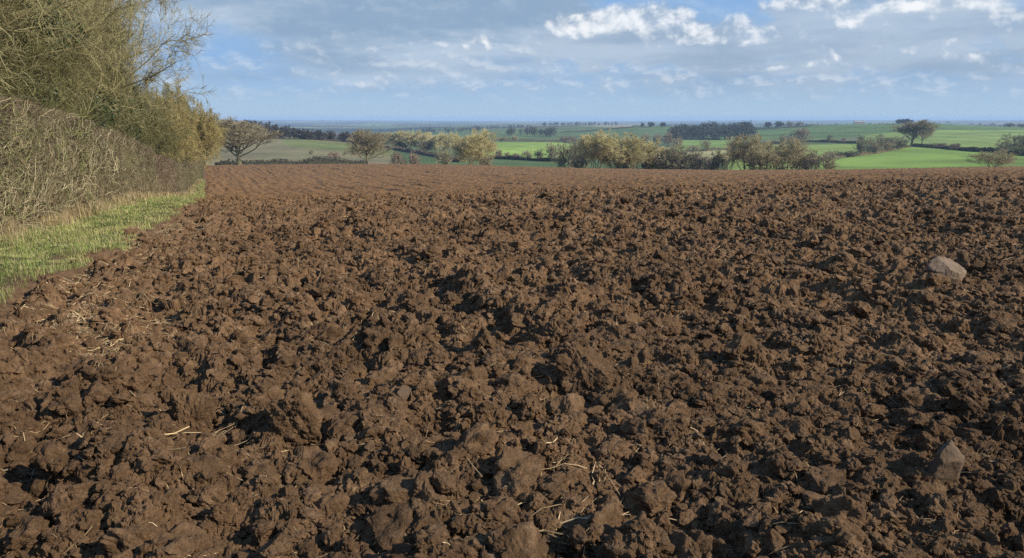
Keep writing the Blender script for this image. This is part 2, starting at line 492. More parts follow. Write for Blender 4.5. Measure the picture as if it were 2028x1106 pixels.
def make_clods():
    Vs, Ts, o = [], [], 0
    def batch(x, y, size, sub, sink, nvar=10):
        nonlocal o
        z = top_of_field(x, y)
        shapes = [clod_shape(sub, 200 + sub * 40 + i) for i in range(nvar)]
        pick = rng.integers(0, nvar, len(x))
        for k in range(nvar):
            m = pick == k
            n = int(m.sum())
            if not n: continue
            V, T = shapes[k]
            Rm = random_rot(n)
            P = np.einsum('nij,vj->nvi', Rm, V) * size[m][:, None, None]
            P[..., 2] *= .85
            P += np.stack([x[m], y[m], z[m] + size[m] * sink], -1)[:, None]
            Vs.append(P.reshape(-1, 3)); Ts.append((T[None] + (np.arange(n) * len(V))[:, None, None]).reshape(-1, 3) + o); o += n * len(V)
    def sizes(n, a, b, p=2.2): return a + (b - a) * rng.random(n) ** p
    x, y = scatter_polar(640, 2.0, 7.5, .75); batch(x, y, sizes(len(x), .045, .135, 1.8), 4, .05)
    x, y = scatter_polar(1900, 1.9, 5.0, .8); batch(x, y, sizes(len(x), .028, .062, 1.6), 3, .2)
    x, y = scatter_polar(2600, 4.6, 8.0, .8); batch(x, y, sizes(len(x), .030, .065, 1.6), 2, .2)
    x, y = scatter_polar(9000, 1.9, 7.0, .8); batch(x, y, sizes(len(x), .013, .034), 2, .3)
    x, y = scatter_polar(26000, 1.9, 5.5, .8); batch(x, y, sizes(len(x), .005, .013), 1, .4)
    x, y = scatter_polar(2400, 7.5, 16, .8); batch(x, y, sizes(len(x), .045, .13), 3, .12)
    x, y = scatter_polar(16000, 6.8, 16, .8); batch(x, y, sizes(len(x), .018, .055), 2, .3)
    x, y = scatter_polar(11000, 16, 46, .8); batch(x, y, sizes(len(x), .04, .14), 2, .15)
    x, y = scatter_polar(9000, 36, 90, .8); batch(x, y, sizes(len(x), .04, .10), 1, .2)
    V = np.concatenate(Vs); T = np.concatenate(Ts)
    ob = build('soil_clods', V, None, T, M_SOIL, smooth_on=False, attrs={'fine': fine_mask(V[:, 0], V[:, 1])})
    tag(ob, 'loose broken clods of brown earth strewn over the ploughed field', kind='stuff')
make_clods()

def make_straw():
    parts = []
    def strands(x, y, L, R, lift, m=5):
        n = len(x)
        th = rng.uniform(0, 2 * pi, n)
        d = np.stack([np.cos(th), np.sin(th)], 1)
        P = np.zeros((n, m, 3)); cur = np.stack([x, y], 1)
        for j in range(m):
            P[:, j, :2] = cur
            d = norm(d + rng.normal(0, .32, (n, 2)))
            cur = cur + d * (L / (m - 1))[:, None]
        z = top_of_field(P[..., 0].ravel(), P[..., 1].ravel()).reshape(n, m)
        zz = .5 * z + .5 * z.mean(1, keepdims=True)
        P[..., 2] = np.maximum(zz, z) + lift + rng.uniform(0, .012, (n, m))
        return tubes(P, np.repeat(R[:, None], m, 1) * np.linspace(1, .5, m)[None], 3)
    x, y = scatter_polar(3200, 2, 9, .8); parts.append(strands(x, y, rng.uniform(.03, .17, len(x)), rng.uniform(.0008, .0024, len(x)), .006))
    x, y = scatter_polar(5200, 8, 34, .8); parts.append(strands(x, y, rng.uniform(.06, .26, len(x)), rng.uniform(.0018, .0045, len(x)), .010))
    # a thicker litter near the grass edge
    s = rng.uniform(6.0, 20, 2200); t = edge_t(s) + np.abs(rng.normal(0, .6, 2200)) + .02
    x, y = xy(s, t); parts.append(strands(x, y, rng.uniform(.06, .30, len(x)), rng.uniform(.0016, .0042, len(x)), .010))
    for u, v, n, sp in ((190, 640, 130, .30), (215, 600, 70, .22), (150, 680, 70, .3), (120, 890, 30, .12), (290, 450, 60, .3), (440, 880, 20, .2), (1150, 1000, 30, .25), (760, 640, 24, .2)):
        px, py, _ = field_point(u, v)
        x, y = px + rng.normal(0, sp, n), py + rng.normal(0, sp, n)
        parts.append(strands(x, y, rng.uniform(.10, .38, n), rng.uniform(.0018, .0046, n), .014))
    V, Q = join(parts)
    c = np.array([.46, .335, .185]) * rng.uniform(.35, 1.2, (len(V) // 15, 1)); c = np.repeat(c, 15, 0)
    tag(build('straw_litter', V, Q, None, M_STRAW, cols=c), 'pale straw, roots and dead stalks lying on the brown clods', kind='stuff')

def field_point(u, v, rmin=1.5, rmax=60):
    a = float(az_of(u, v)); t = float(tan_dep(a, v))
    r = np.linspace(rmin, rmax, 4000)
    x, y = r * sin(a), r * cos(a)
    d = (EYE - t * r) - (land(x, y) + .02)
    k = np.nonzero(d <= 0)[0][0]
    return float(x[k]), float(y[k]), float(r[k])

make_straw()

def make_pebbles():
    Vs, Ts, o = [], [], 0
    x, y = scatter_polar(420, 2.1, 22, .8)
    z = top_of_field(x, y); sz = rng.uniform(.004, .011, len(x)) * (1 + np.hypot(x, y) * .08)
    V, T = clod_shape(1, 900, .05)
    Rm = random_rot(len(x))
    P = np.einsum('nij,vj->nvi', Rm, V) * sz[:, None, None] + np.stack([x, y, z + .006], -1)[:, None]
    T = (T[None] + (np.arange(len(x)) * len(V))[:, None, None]).reshape(-1, 3)
    tag(build('pebbles', P.reshape(-1, 3), None, T, M_STONE, smooth_on=True), 'tiny pale pebbles scattered among the clods', kind='stuff')
make_pebbles()

def stone(u, v, wpx, hpx, depth, seed, label, mat=None, name='stone', cat='stone', crumb=.04, turn=0., lift=.0, planes=7):
    earth = mat is M_SOIL
    x, y, r = field_point(u, v)
    w = wpx / F * r * 1.05; h = hpx / F * r * 1.05
    V, T = icosphere(5 if earth else 4)
    g = np.random.default_rng(seed); rr = np.ones(len(V))
    for _ in range(planes):
        n = norm(g.normal(size=3)); d = g.uniform(.42, .8); c = V @ n
        rr = np.where(c > 1e-3, np.minimum(rr, d / np.maximum(c, 1e-3)), rr)
    p = V * rr[:, None]
    p = p * (1 + 1.2 * crumb * noise3(p, 2.5, seed)[:, None] + crumb * noise3(p, 7, seed + 3)[:, None] + .5 * crumb * noise3(p, 18, seed + 9)[:, None])
    if earth: p = p * (1 + .42 * (crumbs((p + seed).astype(np.float32), seed, 2.4, 5) - .3)[:, None])
    p = p / (p.max(0) - p.min(0)) * np.array([w, depth * w, h])
    ca, sa = cos(turn), sin(turn)
    p = np.stack([p[:, 0] * ca - p[:, 1] * sa, p[:, 0] * sa + p[:, 1] * ca, p[:, 2]], 1)
    gx, gy = x + .6 * w * np.cos(np.linspace(0, 6, 9)), y + .6 * w * np.sin(np.linspace(0, 6, 9))
    z0 = float(np.median(top_of_field(gx, gy)))
    o = build(name, p, None, T, mat or M_STONE, smooth_on=False, attrs={'fine': np.zeros(len(p))})
    o.location = (x, y, z0 + h * (.16 if earth else .26) + (0 if earth else lift))
    tag(o, label, cat)
    return o
stone(1876, 545, 76, 54, .6, 24, 'large flat faced pale stone lying on the brown clods', turn=.3)
stone(1866, 950, 84, 108, .6, 31, 'upright pointed buff brown stone half buried among dark clods', M_STONE2, turn=.4)
stone(975, 1106, 56, 44, .8, 13, 'small rounded brownish stone at the very edge of the picture by dark soil', M_STONE2)
stone(800, 798, 34, 30, .7, 33, 'little buff triangular stone between two brown clods', M_STONE2)
stone(1062, 655, 74, 40, .9, 15, 'wide flat slab of earth tilted towards the camera with smooth top', M_SOIL, 'earth_slab', 'earth slab', .05, lift=.03)
stone(1310, 640, 80, 62, .8, 16, 'big rounded lump of earth with a smooth sliced face', M_SOIL, 'earth_lump', 'earth lump', .08, lift=.04)
stone(600, 850, 104, 100, .8, 17, 'tall grooved block of earth with a flat lit face', M_SOIL, 'earth_lump', 'earth lump', .09, lift=.03)
stone(1170, 760, 120, 100, .9, 18, 'bulky crumbling block of earth beside a deep black hollow', M_SOIL, 'earth_lump', 'earth lump', .1, lift=.03)
stone(380, 830, 96, 110, .7, 19, 'upright column of earth standing over a small dark hole', M_SOIL, 'earth_lump', 'earth lump', .1, lift=.03)

# ------------------------------------------------------------------ grass verge and hedge bottom
def make_verge():
    s = np.concatenate([np.arange(-30, 2, 1.0), np.arange(2, 30, .12), np.arange(30, 200, .8)])
    t = np.concatenate([np.arange(-40, -6, 2.0), np.arange(-6, -4.2, .25), np.arange(-4.2, -.2, .08)])
    S, T = np.meshgrid(s, t, indexing='ij')
    x, y = xy(S.ravel(), T.ravel())
    z = land(x, y) + .03 + .05 * vnoise(x * 1.3, y * 1.3, 71) + .035 * vnoise(x * 6, y * 6, 72)
    e = edge_t(S.ravel())
    z = z - .22 * smooth(-.05, .3, T.ravel() - e)
    i = np.arange(len(s) - 1)[:, None] * len(t); j = np.arange(len(t) - 1)[None]
    Q = np.stack([i + j, i + len(t) + j, i + len(t) + j + 1, i + j + 1], -1).reshape(-1, 4)
    m, nt, b = material('verge soil and thatch', .95, .1)
    p = world_pos(nt)
    turf = ramp(nt, noise_node(nt, p, 5, 5, .7), [(.35, (.060, .080, .024)), (.5, (.105, .110, .040)), (.68, (.125, .095, .052))])
    bare = ramp(nt, noise_node(nt, p, 12, 5, .7), [(.3, (.066, .039, .021)), (.7, (.20, .125, .07))])
    nt.links.new(mix(nt, attr(nt, 'bare'), turf, bare), b.inputs['Base Color'])
    bump = nt.nodes.new('ShaderNodeBump'); bump.inputs['Strength'].default_value = 1.; bump.inputs['Distance'].default_value = .05
    nt.links.new(noise_node(nt, p, 14, 6, .75), bump.inputs['Height']); nt.links.new(bump.outputs[0], b.inputs['Normal'])
    tag(build('grass_verge', np.stack([x, y, z], 1), Q, None, m, smooth_on=True, attrs={'bare': smooth(-.32, -.12, T.ravel() - e + .2 * vnoise(x * 3, y * 3, 78))}), 'strip of ground under the grass between hedge and ploughing', kind='structure')
    return
make_verge()

def blades(x, y, z, L, wd, lean, cols):
    n = len(x)
    th = rng.uniform(0, 2 * pi, n); d = np.stack([np.cos(th), np.sin(th), np.zeros(n)], 1)
    sd = np.stack([-np.sin(th), np.cos(th), np.zeros(n)], 1)
    b = np.stack([x, y, z], 1); up = np.array([0, 0, 1.])
    ln = lean * rng.uniform(.2, 1, n)
    m1 = b + (up * .55 + d * (.25 * ln)[:, None]) * L[:, None]
    tp = b + up * (L * (1 - .45 * ln))[:, None] + d * (ln * L * .8)[:, None]
    w = (sd * wd[:, None])
    V = np.stack([b - w, b + w, m1 + w * .8, m1 - w * .8, tp], 1).reshape(-1, 3)
    k = np.arange(n)[:, None] * 5
    return V, k + np.array([[0, 1, 2, 3]]), k + np.array([[3, 2, 4]]), np.repeat(cols, 5, 0)

def make_grass():
    def go(name, label, n, s0, s1, tf, L0, L1, wd, lean, pal, seed, dens=None):
        s = s0 * (s1 / s0) ** rng.random(n)
        t = tf(s, n)
        x, y = xy(s, t)
        if dens is not None:
            ok = dens(x, y, s, t) > rng.random(n); x, y, s, t = x[ok], y[ok], s[ok], t[ok]
        n = len(x)
        z = land(x, y) + .01 + .05 * vnoise(x * 1.3, y * 1.3, 71)
        L = rng.uniform(L0, L1, n) * (.7 + .6 * (vnoise(x * 1.5, y * 1.5, 73) * .5 + .5))
        far = np.clip(s / 9, 1, 6)
        k = np.clip(vnoise(x * .9, y * .9, seed) * .5 + .5 + rng.normal(0, .22, n), 0, 1)[:, None]
        c = np.array(pal[0]) * (1 - k) + np.array(pal[1]) * k
        dry = rng.random(n) < pal[3]
        c[dry] = np.array(pal[2])
        c = c * rng.uniform(.7, 1.25, (n, 1))
        V, Q, T, C = blades(x, y, z, L, wd * far * rng.uniform(.7, 1.3, n), lean, c)
        tag(build(name, V, Q, T, M_GRASS, cols=C), label, kind='stuff')
    go('grass', 'short green and yellowish grass on the verge beside the ploughing', 230000, 5.5, 110,
       lambda s, n: edge_t(s) + .16 - (edge_t(s) - hedge_face(s) + .1) * rng.random(n) ** .9, .035, .105, .0018, .9, [(.140, .205, .045), (.275, .290, .092), (.38, .31, .17), .25], 81,
       lambda x, y, s, t: smooth(.2, -.02, t - edge_t(s) + .12 * vnoise(x * 3, y * 3, 74)) * (.5 + .5 * smooth(-.5, .1, vnoise(x * 2.2, y * 2.2, 75))))
    go('grass_tufts', 'taller yellowish grass tufts standing in the short grass', 42000, 7, 90,
       lambda s, n: edge_t(s) + .05 - (edge_t(s) - hedge_face(s) - .2) * rng.random(n), .08, .22, .0019, 1., [(.15, .20, .045), (.30, .29, .10), (.40, .32, .17), .3], 83,
       lambda x, y, s, t: smooth(.15, .5, vnoise(x * 3.1, y * 3.1, 84)))
    go('dry_grass', 'tall bleached dead grass along the foot of the hedge', 34000, 9, 110,
       lambda s, n: hedge_face(s) + .12 + np.abs(rng.normal(0, .32, n)), .10, .42, .0017, .8, [(.30, .22, .11), (.38, .30, .17), (.20, .17, .06), .2], 82,
       lambda x, y, s, t: .08 + .92 * smooth(-.35, .5, vnoise(s * .7, t * 2.5, 76)))
make_grass()

# ------------------------------------------------------------------ twig growth
def grow(S, D, L, R, m, wob, trop, taper=.35):
    n = len(S); P = np.empty((n, m, 3)); P[:, 0] = S; d = norm(D); Ds = np.empty((n, m, 3)); Ds[:, 0] = d
    for j in range(1, m):
        d = norm(d + G.normal(0, wob, (n, 3)) + np.array([0, 0, trop]))
        P[:, j] = P[:, j - 1] + d * (L / (m - 1))[:, None]; Ds[:, j] = d
    RR = R[:, None] * np.linspace(1, taper, m)[None]
    return P, RR, Ds

def offshoots(P, R, Ds, L, nc, f0, f1, ang, ratio, rr, even=False):
    n, m, _ = P.shape
    f = (f0 + (f1 - f0) * (np.arange(nc)[None] + G.random((n, nc))) / nc if even else G.uniform(f0, f1, (n, nc))) * (m - 1); i = np.minimum(f.astype(int), m - 2); w = (f - i)[..., None]
    I = np.arange(n)[:, None]
    S = P[I, i] * (1 - w) + P[I, i + 1] * w
    pd = Ds[I, i]
    perp = G.normal(size=pd.shape)
    if even:
        th = np.arange(nc)[None] * 2.39996 + np.arange(n)[:, None] * 1.1 + G.normal(0, .25, (n, nc))
        perp = np.stack([np.cos(th), np.sin(th), th * 0], -1)
    perp = norm(perp - (perp * pd).sum(-1, keepdims=True) * pd)
    a = np.radians(G.normal(ang, 12, (n, nc)))[..., None]
    D = pd * np.cos(a) + perp * np.sin(a)
    LL = L[:, None] * ratio * (1.15 - .6 * f / (m - 1)) * G.uniform(.7, 1.25, (n, nc))
    RR = (R[I, i] * rr)
    return S.reshape(-1, 3), D.reshape(-1, 3), LL.ravel(), RR.ravel()

def make_tree(seed, H=10., stems=1, trunk=.25, limbs=9, br=7, tw=6, fine=4, spread=1.0, fr=.011, tcol=(.13, .11, .07), ccol=((.15, .12, .07), (.22, .18, .09)), ang=48, trop=.10, droop=0., k0=7, lf=(.35, 1.), tight=0, airy=0.):
    """bare winter tree: returns (trunk mesh, crown mesh); limbs grow out of the trunk, twigs fill the crown"""
    global G
    G = np.random.default_rng(seed)
    if stems == 1:
        S = np.zeros((1, 3)); D = np.array([[G.normal(0, .02), G.normal(0, .02), 1.]]); L = np.array([H * .62]); R = np.array([H * .022 * (1 if trunk < .4 else 1.1)])
    else:
        th = G.uniform(0, 2 * pi, stems); q = G.uniform(.15, .65, stems) * spread
        S = np.stack([np.cos(th) * .3 * H * .1, np.sin(th) * .3 * H * .1, np.zeros(stems)], 1)
        D = np.stack([np.cos(th) * q, np.sin(th) * q, np.ones(stems)], 1); L = H * G.uniform(.5, .8, stems); R = np.full(stems, H * .009)
    S = S - np.array([0, 0, .03 * H]); L = L + .03 * H
    P, RR, Ds = grow(S, D, L, R, 10, .035 if stems == 1 else .07, .03, .28)
    RR[:, 0] *= 1.5; RR[:, 1] *= 1.1
    tr = [tubes(P, RR, k0)]
    s1 = offshoots(P, RR, Ds, L, limbs, lf[0] * (trunk / .25) if stems == 1 else .25, lf[1], ang, .62 * spread, .55, True)
    P1, R1, D1 = grow(*s1[:2], s1[2], np.maximum(s1[3], fr * 2.5), 8, .14 - .008 * tight, trop, .3)
    tr.append(tubes(P1, R1, 5))
    s2 = offshoots(P1, R1, D1, s1[2], br, .25, 1., 42 - tight, .52, .55)
    P2, R2, D2 = grow(*s2[:2], s2[2], np.maximum(s2[3], fr * 1.6), 6, .16, trop * .8, .4)
    cr = [tubes(P2, R2, 3)]
    s3 = offshoots(P2, R2, D2, s2[2], tw, .2, 1., 40 - tight, .55 + airy, .6)
    P3, R3, D3 = grow(*s3[:2], s3[2], np.maximum(s3[3] * 0 + fr * 1.15, fr), 5, .18 - .006 * tight, trop * .6 - droop, .6)
    cr.append(tubes(P3, R3, 3)); n3 = len(cr)
    if fine:
        s4 = offshoots(P3, R3, D3, s3[2], fine, .1, 1., 38 - tight, .6, .7)
        P4, R4, D4 = grow(*s4[:2], np.maximum(s4[2], .03 * H), np.full(len(s4[3]), fr * .8), 4, .2, trop * .5 - droop, .5)
        cr.append(tubes(P4, R4, 3))
    V, Q = join(tr)
    tm = build('trunk', V, Q, None, M_TWIG, smooth_on=True, cols=np.array(tcol) * np.ones((len(V), 1)), mesh_only=True)
    C = []
    for j, (Vc, _) in enumerate(cr):
        nv = (18, 15, 12)[j]; nb = len(Vc) // nv
        z = G.random((nb, 1)); c = np.array(ccol[0]) * (1 - z) + np.array(ccol[1]) * z
        C.append(np.repeat(c * G.uniform(.75, 1.25, (nb, 1)), nv, 0))
    V, Q = join(cr)
    cm = build('crown', V, Q, None, M_TWIG, cols=np.concatenate(C), mesh_only=True)
    return tm, cm, V

def bounds(V):
    lo, hi = np.percentile(V, 1.5, 0), np.percentile(V, 98.5, 0)
    return lo, hi

class Kind:
    def __init__(self, **kw):
        self.tm, self.cm, V = make_tree(**kw)
        lo, hi = bounds(V)
        self.h = float(hi[2]); self.w = float(((hi[0] - lo[0]) + (hi[1] - lo[1])) / 2)
        self.zmin = float(lo[2])

def plant(kind, name, loc, h, w, rot, label, cat='tree', group=None):
    o = empty(name, loc); o.rotation_euler = (0, 0, rot); o.scale = (w / kind.w, w / kind.w, h / kind.h)
    tag(o, label, cat, group)
    place_mesh('trunk', kind.tm, o); place_mesh('crown', kind.cm, o)
    return o

# ------------------------------------------------------------------ the trimmed hedge
def make_hedge():
    global G
    G = np.random.default_rng(5)
    root = empty('hedge', (*xy(20, -2.9), 0.))
    tag(root, 'long trimmed bare hawthorn hedge running along the grass verge', 'hedge')
    def at(s, t, z):
        x, y = xy(s, t)
        return np.stack([x, y, land(x, y) + z], -1)
    def face(s): return hedge_face(s) + .12 * vnoise(s * .8, s * 0, 91)
    def top(s): return np.interp(s, [0, 12, 17, 26, 40, 200], [2.8, 2.76, 2.72, 2.45, 2.35, 2.2]) + .10 * vnoise(s * .35, s * 0 + 5, 92) + .05 * vnoise(s * 1.6, s * 0, 93) 
    # inside: a bumpy dark brown core, shade between the twigs painted into its colour
    s = np.concatenate([np.arange(-6, 40, .16), np.arange(40, 200, .5)])
    prof = np.linspace(0, 1, 26)
    S, Pq = np.meshgrid(s, prof, indexing='ij')
    hgt = top(S) - .20
    tt = np.where(Pq < .42, face(S) - .30, np.where(Pq < .58, face(S) - .30 - (Pq - .42) / .16 * .9, face(S) - 1.2))
    zz = np.where(Pq < .42, Pq / .42, np.where(Pq < .58, 1., 1 - (Pq - .58) / .42)) * hgt
    nse = .13 * vnoise(S * 2.6, Pq * 16, 94) + .07 * vnoise(S * 7, Pq * 40, 95)
    x, y = xy(S, tt + nse); V = np.stack([x, y, land(x, y) + zz + nse * .7 - .05], -1).reshape(-1, 3)
    i = np.arange(len(s) - 1)[:, None] * 26; j = np.arange(25)[None]
    Q = np.stack([i + j, i + 26 + j, i + 27 + j, i + j + 1], -1).reshape(-1, 4)
    c = np.array([.050, .040, .027]) * (1 + .5 * vnoise(V[:, 0] * 5, V[:, 1] * 5 + V[:, 2] * 6, 96))[:, None]
    parts = []
    off = np.array([*xy(20, -2.9), 0.])
    core = build('shade_core', V - off, Q, None, M_TWIG, smooth_on=False, cols=c, parent=root)
    # twigs, thickest nearby
    def twigs(n, s0, s1, L, R, m, wob, pal, where, k=3, trop=.02):
        s = s0 + (s1 - s0) * G.random(n) ** 1.7
        u = G.random(n)
        if where == 'face':
            t = face(s) - .42 * G.random(n) + .04; z = top(s) * (.02 + .96 * u); d = np.stack([G.normal(0, 1, n), G.normal(.55, .9, n), G.normal(.25, .75, n)], 1)
        elif where == 'top':
            t = face(s) - 1.5 * G.random(n); z = top(s) - .3 * G.random(n); d = np.stack([G.normal(0, .6, n), G.normal(.1, .6, n), G.normal(.9, .45, n)], 1)
        else:
            t = face(s) - .25 * G.random(n) + .03; z = .0 + .5 * u; d = np.stack([G.normal(0, .6, n), G.normal(.1, .35, n), G.normal(1.0, .4, n)], 1)
        st_ = at(s, t, z)
        D = d[:, :1] * np.array([HD[0], HD[1], 0]) + d[:, 1:2] * np.array([HR[0], HR[1], 0]) + d[:, 2:] * np.array([0, 0, 1])
        far = np.clip(s / 14, 1, 4)
        P, RR, _ = grow(st_, D, G.uniform(*L, n) * np.minimum(far, 1.5), G.uniform(*R, n) * far, m, wob, trop, .45)
        # clipped: nothing much passes the face or the top
        ss, tq = st(P[..., 0], P[..., 1]); lim = face(ss) + .08 + .22 * G.random((n, 1)) ** 2; over = np.maximum(tq - lim, 0)
        P[..., 0] -= over * HR[0] * .75; P[..., 1] -= over * HR[1] * .75
        zt = land(P[..., 0], P[..., 1]); over = np.maximum(P[..., 2] - zt - top(ss) - .08 * G.random((n, 1)), 0); P[..., 2] -= .9 * over
        V, Q = tubes(P, RR, k)
        q = G.random((n, 1)); c = np.array(pal[0]) * (1 - q) + np.array(pal[1]) * q
        parts.append((V, Q, np.repeat(c * G.uniform(.7, 1.25, (n, 1)), m * k, 0)))
    olive = ((.135, .122, .066), (.250, .230, .128)); straw = ((.20, .165, .09), (.36, .31, .19)); brown = ((.130, .090, .062), (.245, .178, .122)); green = ((.12, .135, .045), (.21, .22, .08))
    twigs(13000, 12, 44, (.22, .55), (.0022, .0048), 7, .5, olive, 'face')
    twigs(10000, 20, 130, (.25, .6), (.0018, .0036), 6, .45, ((.135, .105, .066), (.235, .185, .115)), 'face')
    twigs(1500, 12, 30, (.4, 1.0), (.0040, .0095), 11, .46, straw, 'face', 4)
    twigs(500, 12, 26, (.4, 1.0), (.004, .010), 11, .46, green, 'face', 4)
    twigs(300, 12, 24, (.6, 1.3), (.006, .012), 11, .34, straw, 'foot', 4)
    twigs(13000, 12, 50, (.14, .38), (.0022, .0044), 6, .42, brown, 'top')
    twigs(8000, 25, 140, (.16, .4), (.0020, .0036), 5, .4, brown, 'top')
    twigs(11000, 12, 70, (.14, .4), (.0020, .004), 6, .5, brown, 'face')
    twigs(5000, 60, 195, (.2, .5), (.0018, .0034), 4, .4, olive, 'face')
    twigs(3000, 12, 50, (.25, .6), (.002, .004), 6, .25, ((.22, .165, .09), (.34, .265, .16)), 'foot')
    o = 0; Vs, Qs, Cs = [], [], []
    for V, Q, c in parts: Vs.append(V); Qs.append(Q + o); Cs.append(c); o += len(V)
    build('twigs', np.concatenate(Vs) - off, np.concatenate(Qs), None, M_TWIG, cols=np.concatenate(Cs), parent=root)
    # bramble canes sprawling out of its foot
    SB = G.uniform(15, 23, 46)
    P, RR, _ = grow(at(SB, hedge_face(SB) + .05 + G.normal(0, .1, 46), G.uniform(.02, .3, 46)),
                    np.stack([G.normal(0, .6, 46) + HD[0] * .3 + HR[0] * .2, G.normal(0, .3, 46) + .3, G.uniform(.2, 1.1, 46)], 1), G.uniform(.5, 1.3, 46), G.uniform(.004, .008, 46), 12, .17, -.13, .5)
    zt = land(P[..., 0], P[..., 1]) + .04; P[..., 2] = np.maximum(P[..., 2], zt)
    ss, tq = st(P[..., 0], P[..., 1]); lim = np.minimum(tq, hedge_face(ss) + .9); P[..., 0] += (lim - tq) * HR[0]; P[..., 1] += (lim - tq) * HR[1]
    V, Q = tubes(P, RR, 5)
    tag(build('bramble_bush', V, Q, None, M_TWIG, smooth_on=True, cols=np.array([.42, .35, .22]) * np.repeat(G.uniform(.7, 1.1, (46, 1)), 60, 0)), 'tangle of pale arching bramble canes sprawling from the hedge foot onto grass', 'bramble')
make_hedge()

# ------------------------------------------------------------------ trees behind the hedge
HAZEL = [dict(seed=21 + i, H=9.5, stems=9, limbs=11, br=8, tw=8, fine=6, spread=1.0, fr=.0062, tcol=(.13, .11, .055), ccol=((.17, .15, .075), (.31, .275, .135)), ang=48, trop=.03, k0=6, lf=(.3, 1.)) for i in range(2)]
WILLOW = [dict(seed=41 + i, H=5.0, stems=13, limbs=9, br=7, tw=7, fine=6, spread=1.15, fr=.0085, tcol=(.17, .14, .07), ccol=((.23, .185, .075), (.36, .295, .12)), ang=44, trop=.07, k0=5) for i in range(2)]
hz = [Kind(**k) for k in HAZEL]; wl = [Kind(**k) for k in WILLOW]
THICK = Kind(seed=55, H=5.0, stems=12, limbs=9, br=7, tw=7, fine=5, spread=1.2, fr=.006, tcol=(.10, .09, .045), ccol=((.085, .082, .034), (.175, .162, .070)), ang=50, trop=.03, k0=5)
def near_tree(kind, s, t, h, w, rot, name, label, cat='tree'):
    x, y = xy(s, t); z = float(land(np.array([x]), np.array([y]))[0])
    return plant(kind, name, (x, y, z), h, w, rot, label, cat)
near_tree(hz[0], 18, -8.6, 10.5, 9.0, .4, 'hazel_tree', 'many stemmed bare tree whose twigs fill the top corner above the hedge')
near_tree(hz[1], 25, -8.0, 11.0, 9.5, 2.1, 'hazel_tree', 'lichen yellow bare tree rising over the hedge next to the dark ivy')
near_tree(hz[0], 33, -7.4, 12.0, 9.6, 4.0, 'hazel_tree', 'tall dense bare tree in the middle of the row behind the hedge')
near_tree(hz[1], 42, -7.4, 13.6, 10.0, 5.1, 'hazel_tree', 'tallest bare tree of the row, its top cut by the picture edge')
near_tree(hz[0], 52, -8.8, 16.0, 10.5, 1.2, 'hazel_tree', 'bare tree at the end of the row with long twigs reaching into the blue sky')
near_tree(hz[1], 62, -10.2, 16.5, 11.0, .2, 'hazel_tree', 'bare tree hidden mostly behind the last one with the sky showing through')
near_tree(THICK, 27, -6.4, 5.4, 4.4, 2.2, 'hazel_bush', 'olive thicket showing just over the hedge beside the ivy clad trunk', 'bush')
near_tree(THICK, 34, -6.2, 6.2, 4.8, .2, 'hazel_bush', 'olive thicket under the tall dense bare tree, behind the hedge', 'bush')
near_tree(THICK, 43, -6.0, 7.0, 5.4, 1.2, 'hazel_bush', 'olive thicket behind the hedge between ivy clump and willow bushes', 'bush')
near_tree(THICK, 56, -6.0, 8.2, 6.0, 3.2, 'hazel_bush', 'last olive thicket behind the hedge, touching the broad willow', 'bush')
near_tree(THICK, 72, -6.0, 9.0, 6.4, 4.4, 'hazel_bush', 'tall olive thicket behind the low end of the hedge under overhanging twigs', 'bush')
def far_willow(kind, u, r, vt, wpx, rot, label):
    a = float(az_of(u, vt)); x, y = r * sin(a), r * cos(a); z = float(land(np.array([x]), np.array([y]))[0])
    plant(kind, 'willow_tree', (x, y, z), EYE - r * float(tan_dep(a, vt)) - z, wpx / F * r, rot, label)
far_willow(wl[0], 318, 92, 178, 110, .3, 'broad yellowish willow below the overhanging twigs at the end of the hedge')
far_willow(wl[1], 362, 125, 196, 106, 1.9, 'bright ochre willow with rounded outline beyond the low end of the hedge')
far_willow(wl[0], 392, 165, 236, 78, 3.6, 'last and lowest ochre willow, beside the big round oak')

def leafy(n, c, rad, size, seed, cols):
    g = np.random.default_rng(seed)
    d = norm(g.normal(size=(n, 3))); rr = g.random((n, 1)) ** .45
    p = d * rr * np.array(rad)
    p = p * (1 + .35 * noise3(d, 1.6, seed)[:, None])
    a = norm(g.normal(size=(n, 3))); b = norm(np.cross(a, g.normal(size=(n, 3))))
    sz = size * g.uniform(.6, 1.3, (n, 1))
    V = np.stack([p + a * sz, p + b * sz * .55, p - a * sz, p - b * sz * .55], 1) + np.array(c)
    C = np.array(cols[0]) + (np.array(cols[1]) - np.array(cols[0])) * g.random((n, 1))
    return V.reshape(-1, 3), np.arange(n * 4).reshape(-1, 4), np.repeat(C, 4, 0)

def ivy_tree(s, t, h, w, seed, label, name='ivy_clad_tree', cat='ivy clad tree'):
    x, y = xy(s, t); z = float(land(np.array([x]), np.array([y]))[0])
    o = empty(name, (x, y, z)); tag(o, label, cat)
    g = np.random.default_rng(seed)
    Vs, Qs, Cs, k = [], [], [], 0
    for j in range(9):
        c = (g.normal(0, w * .22), g.normal(0, w * .22), h * (.15 + .75 * j / 8))
        V, Q, C = leafy(900, c, (w * .3, w * .3, h * .14), .055, seed + j, ((.020, .032, .010), (.060, .085, .025)))
        Vs.append(V); Qs.append(Q + k); Cs.append(C); k += len(V)
    build('crown', np.concatenate(Vs), np.concatenate(Qs), None, M_LEAF, o, cols=np.concatenate(Cs))
    zz = np.linspace(-.2, h * .95, 8)
    P = np.stack([.12 * np.sin(zz * .8), .1 * np.cos(zz), zz], 1)[None]
    V, Q = tubes(P, np.linspace(.16, .04, 8)[None], 7)
    build('trunk', V, Q, None, M_TWIG, o, smooth_on=True, cols=np.array([.09, .075, .045]) * np.ones((len(V), 1)))
ivy_tree(29, -5.3, 6.2, 2.8, 301, 'trunk clad in dark green ivy at the edge of the picture above the hedge')
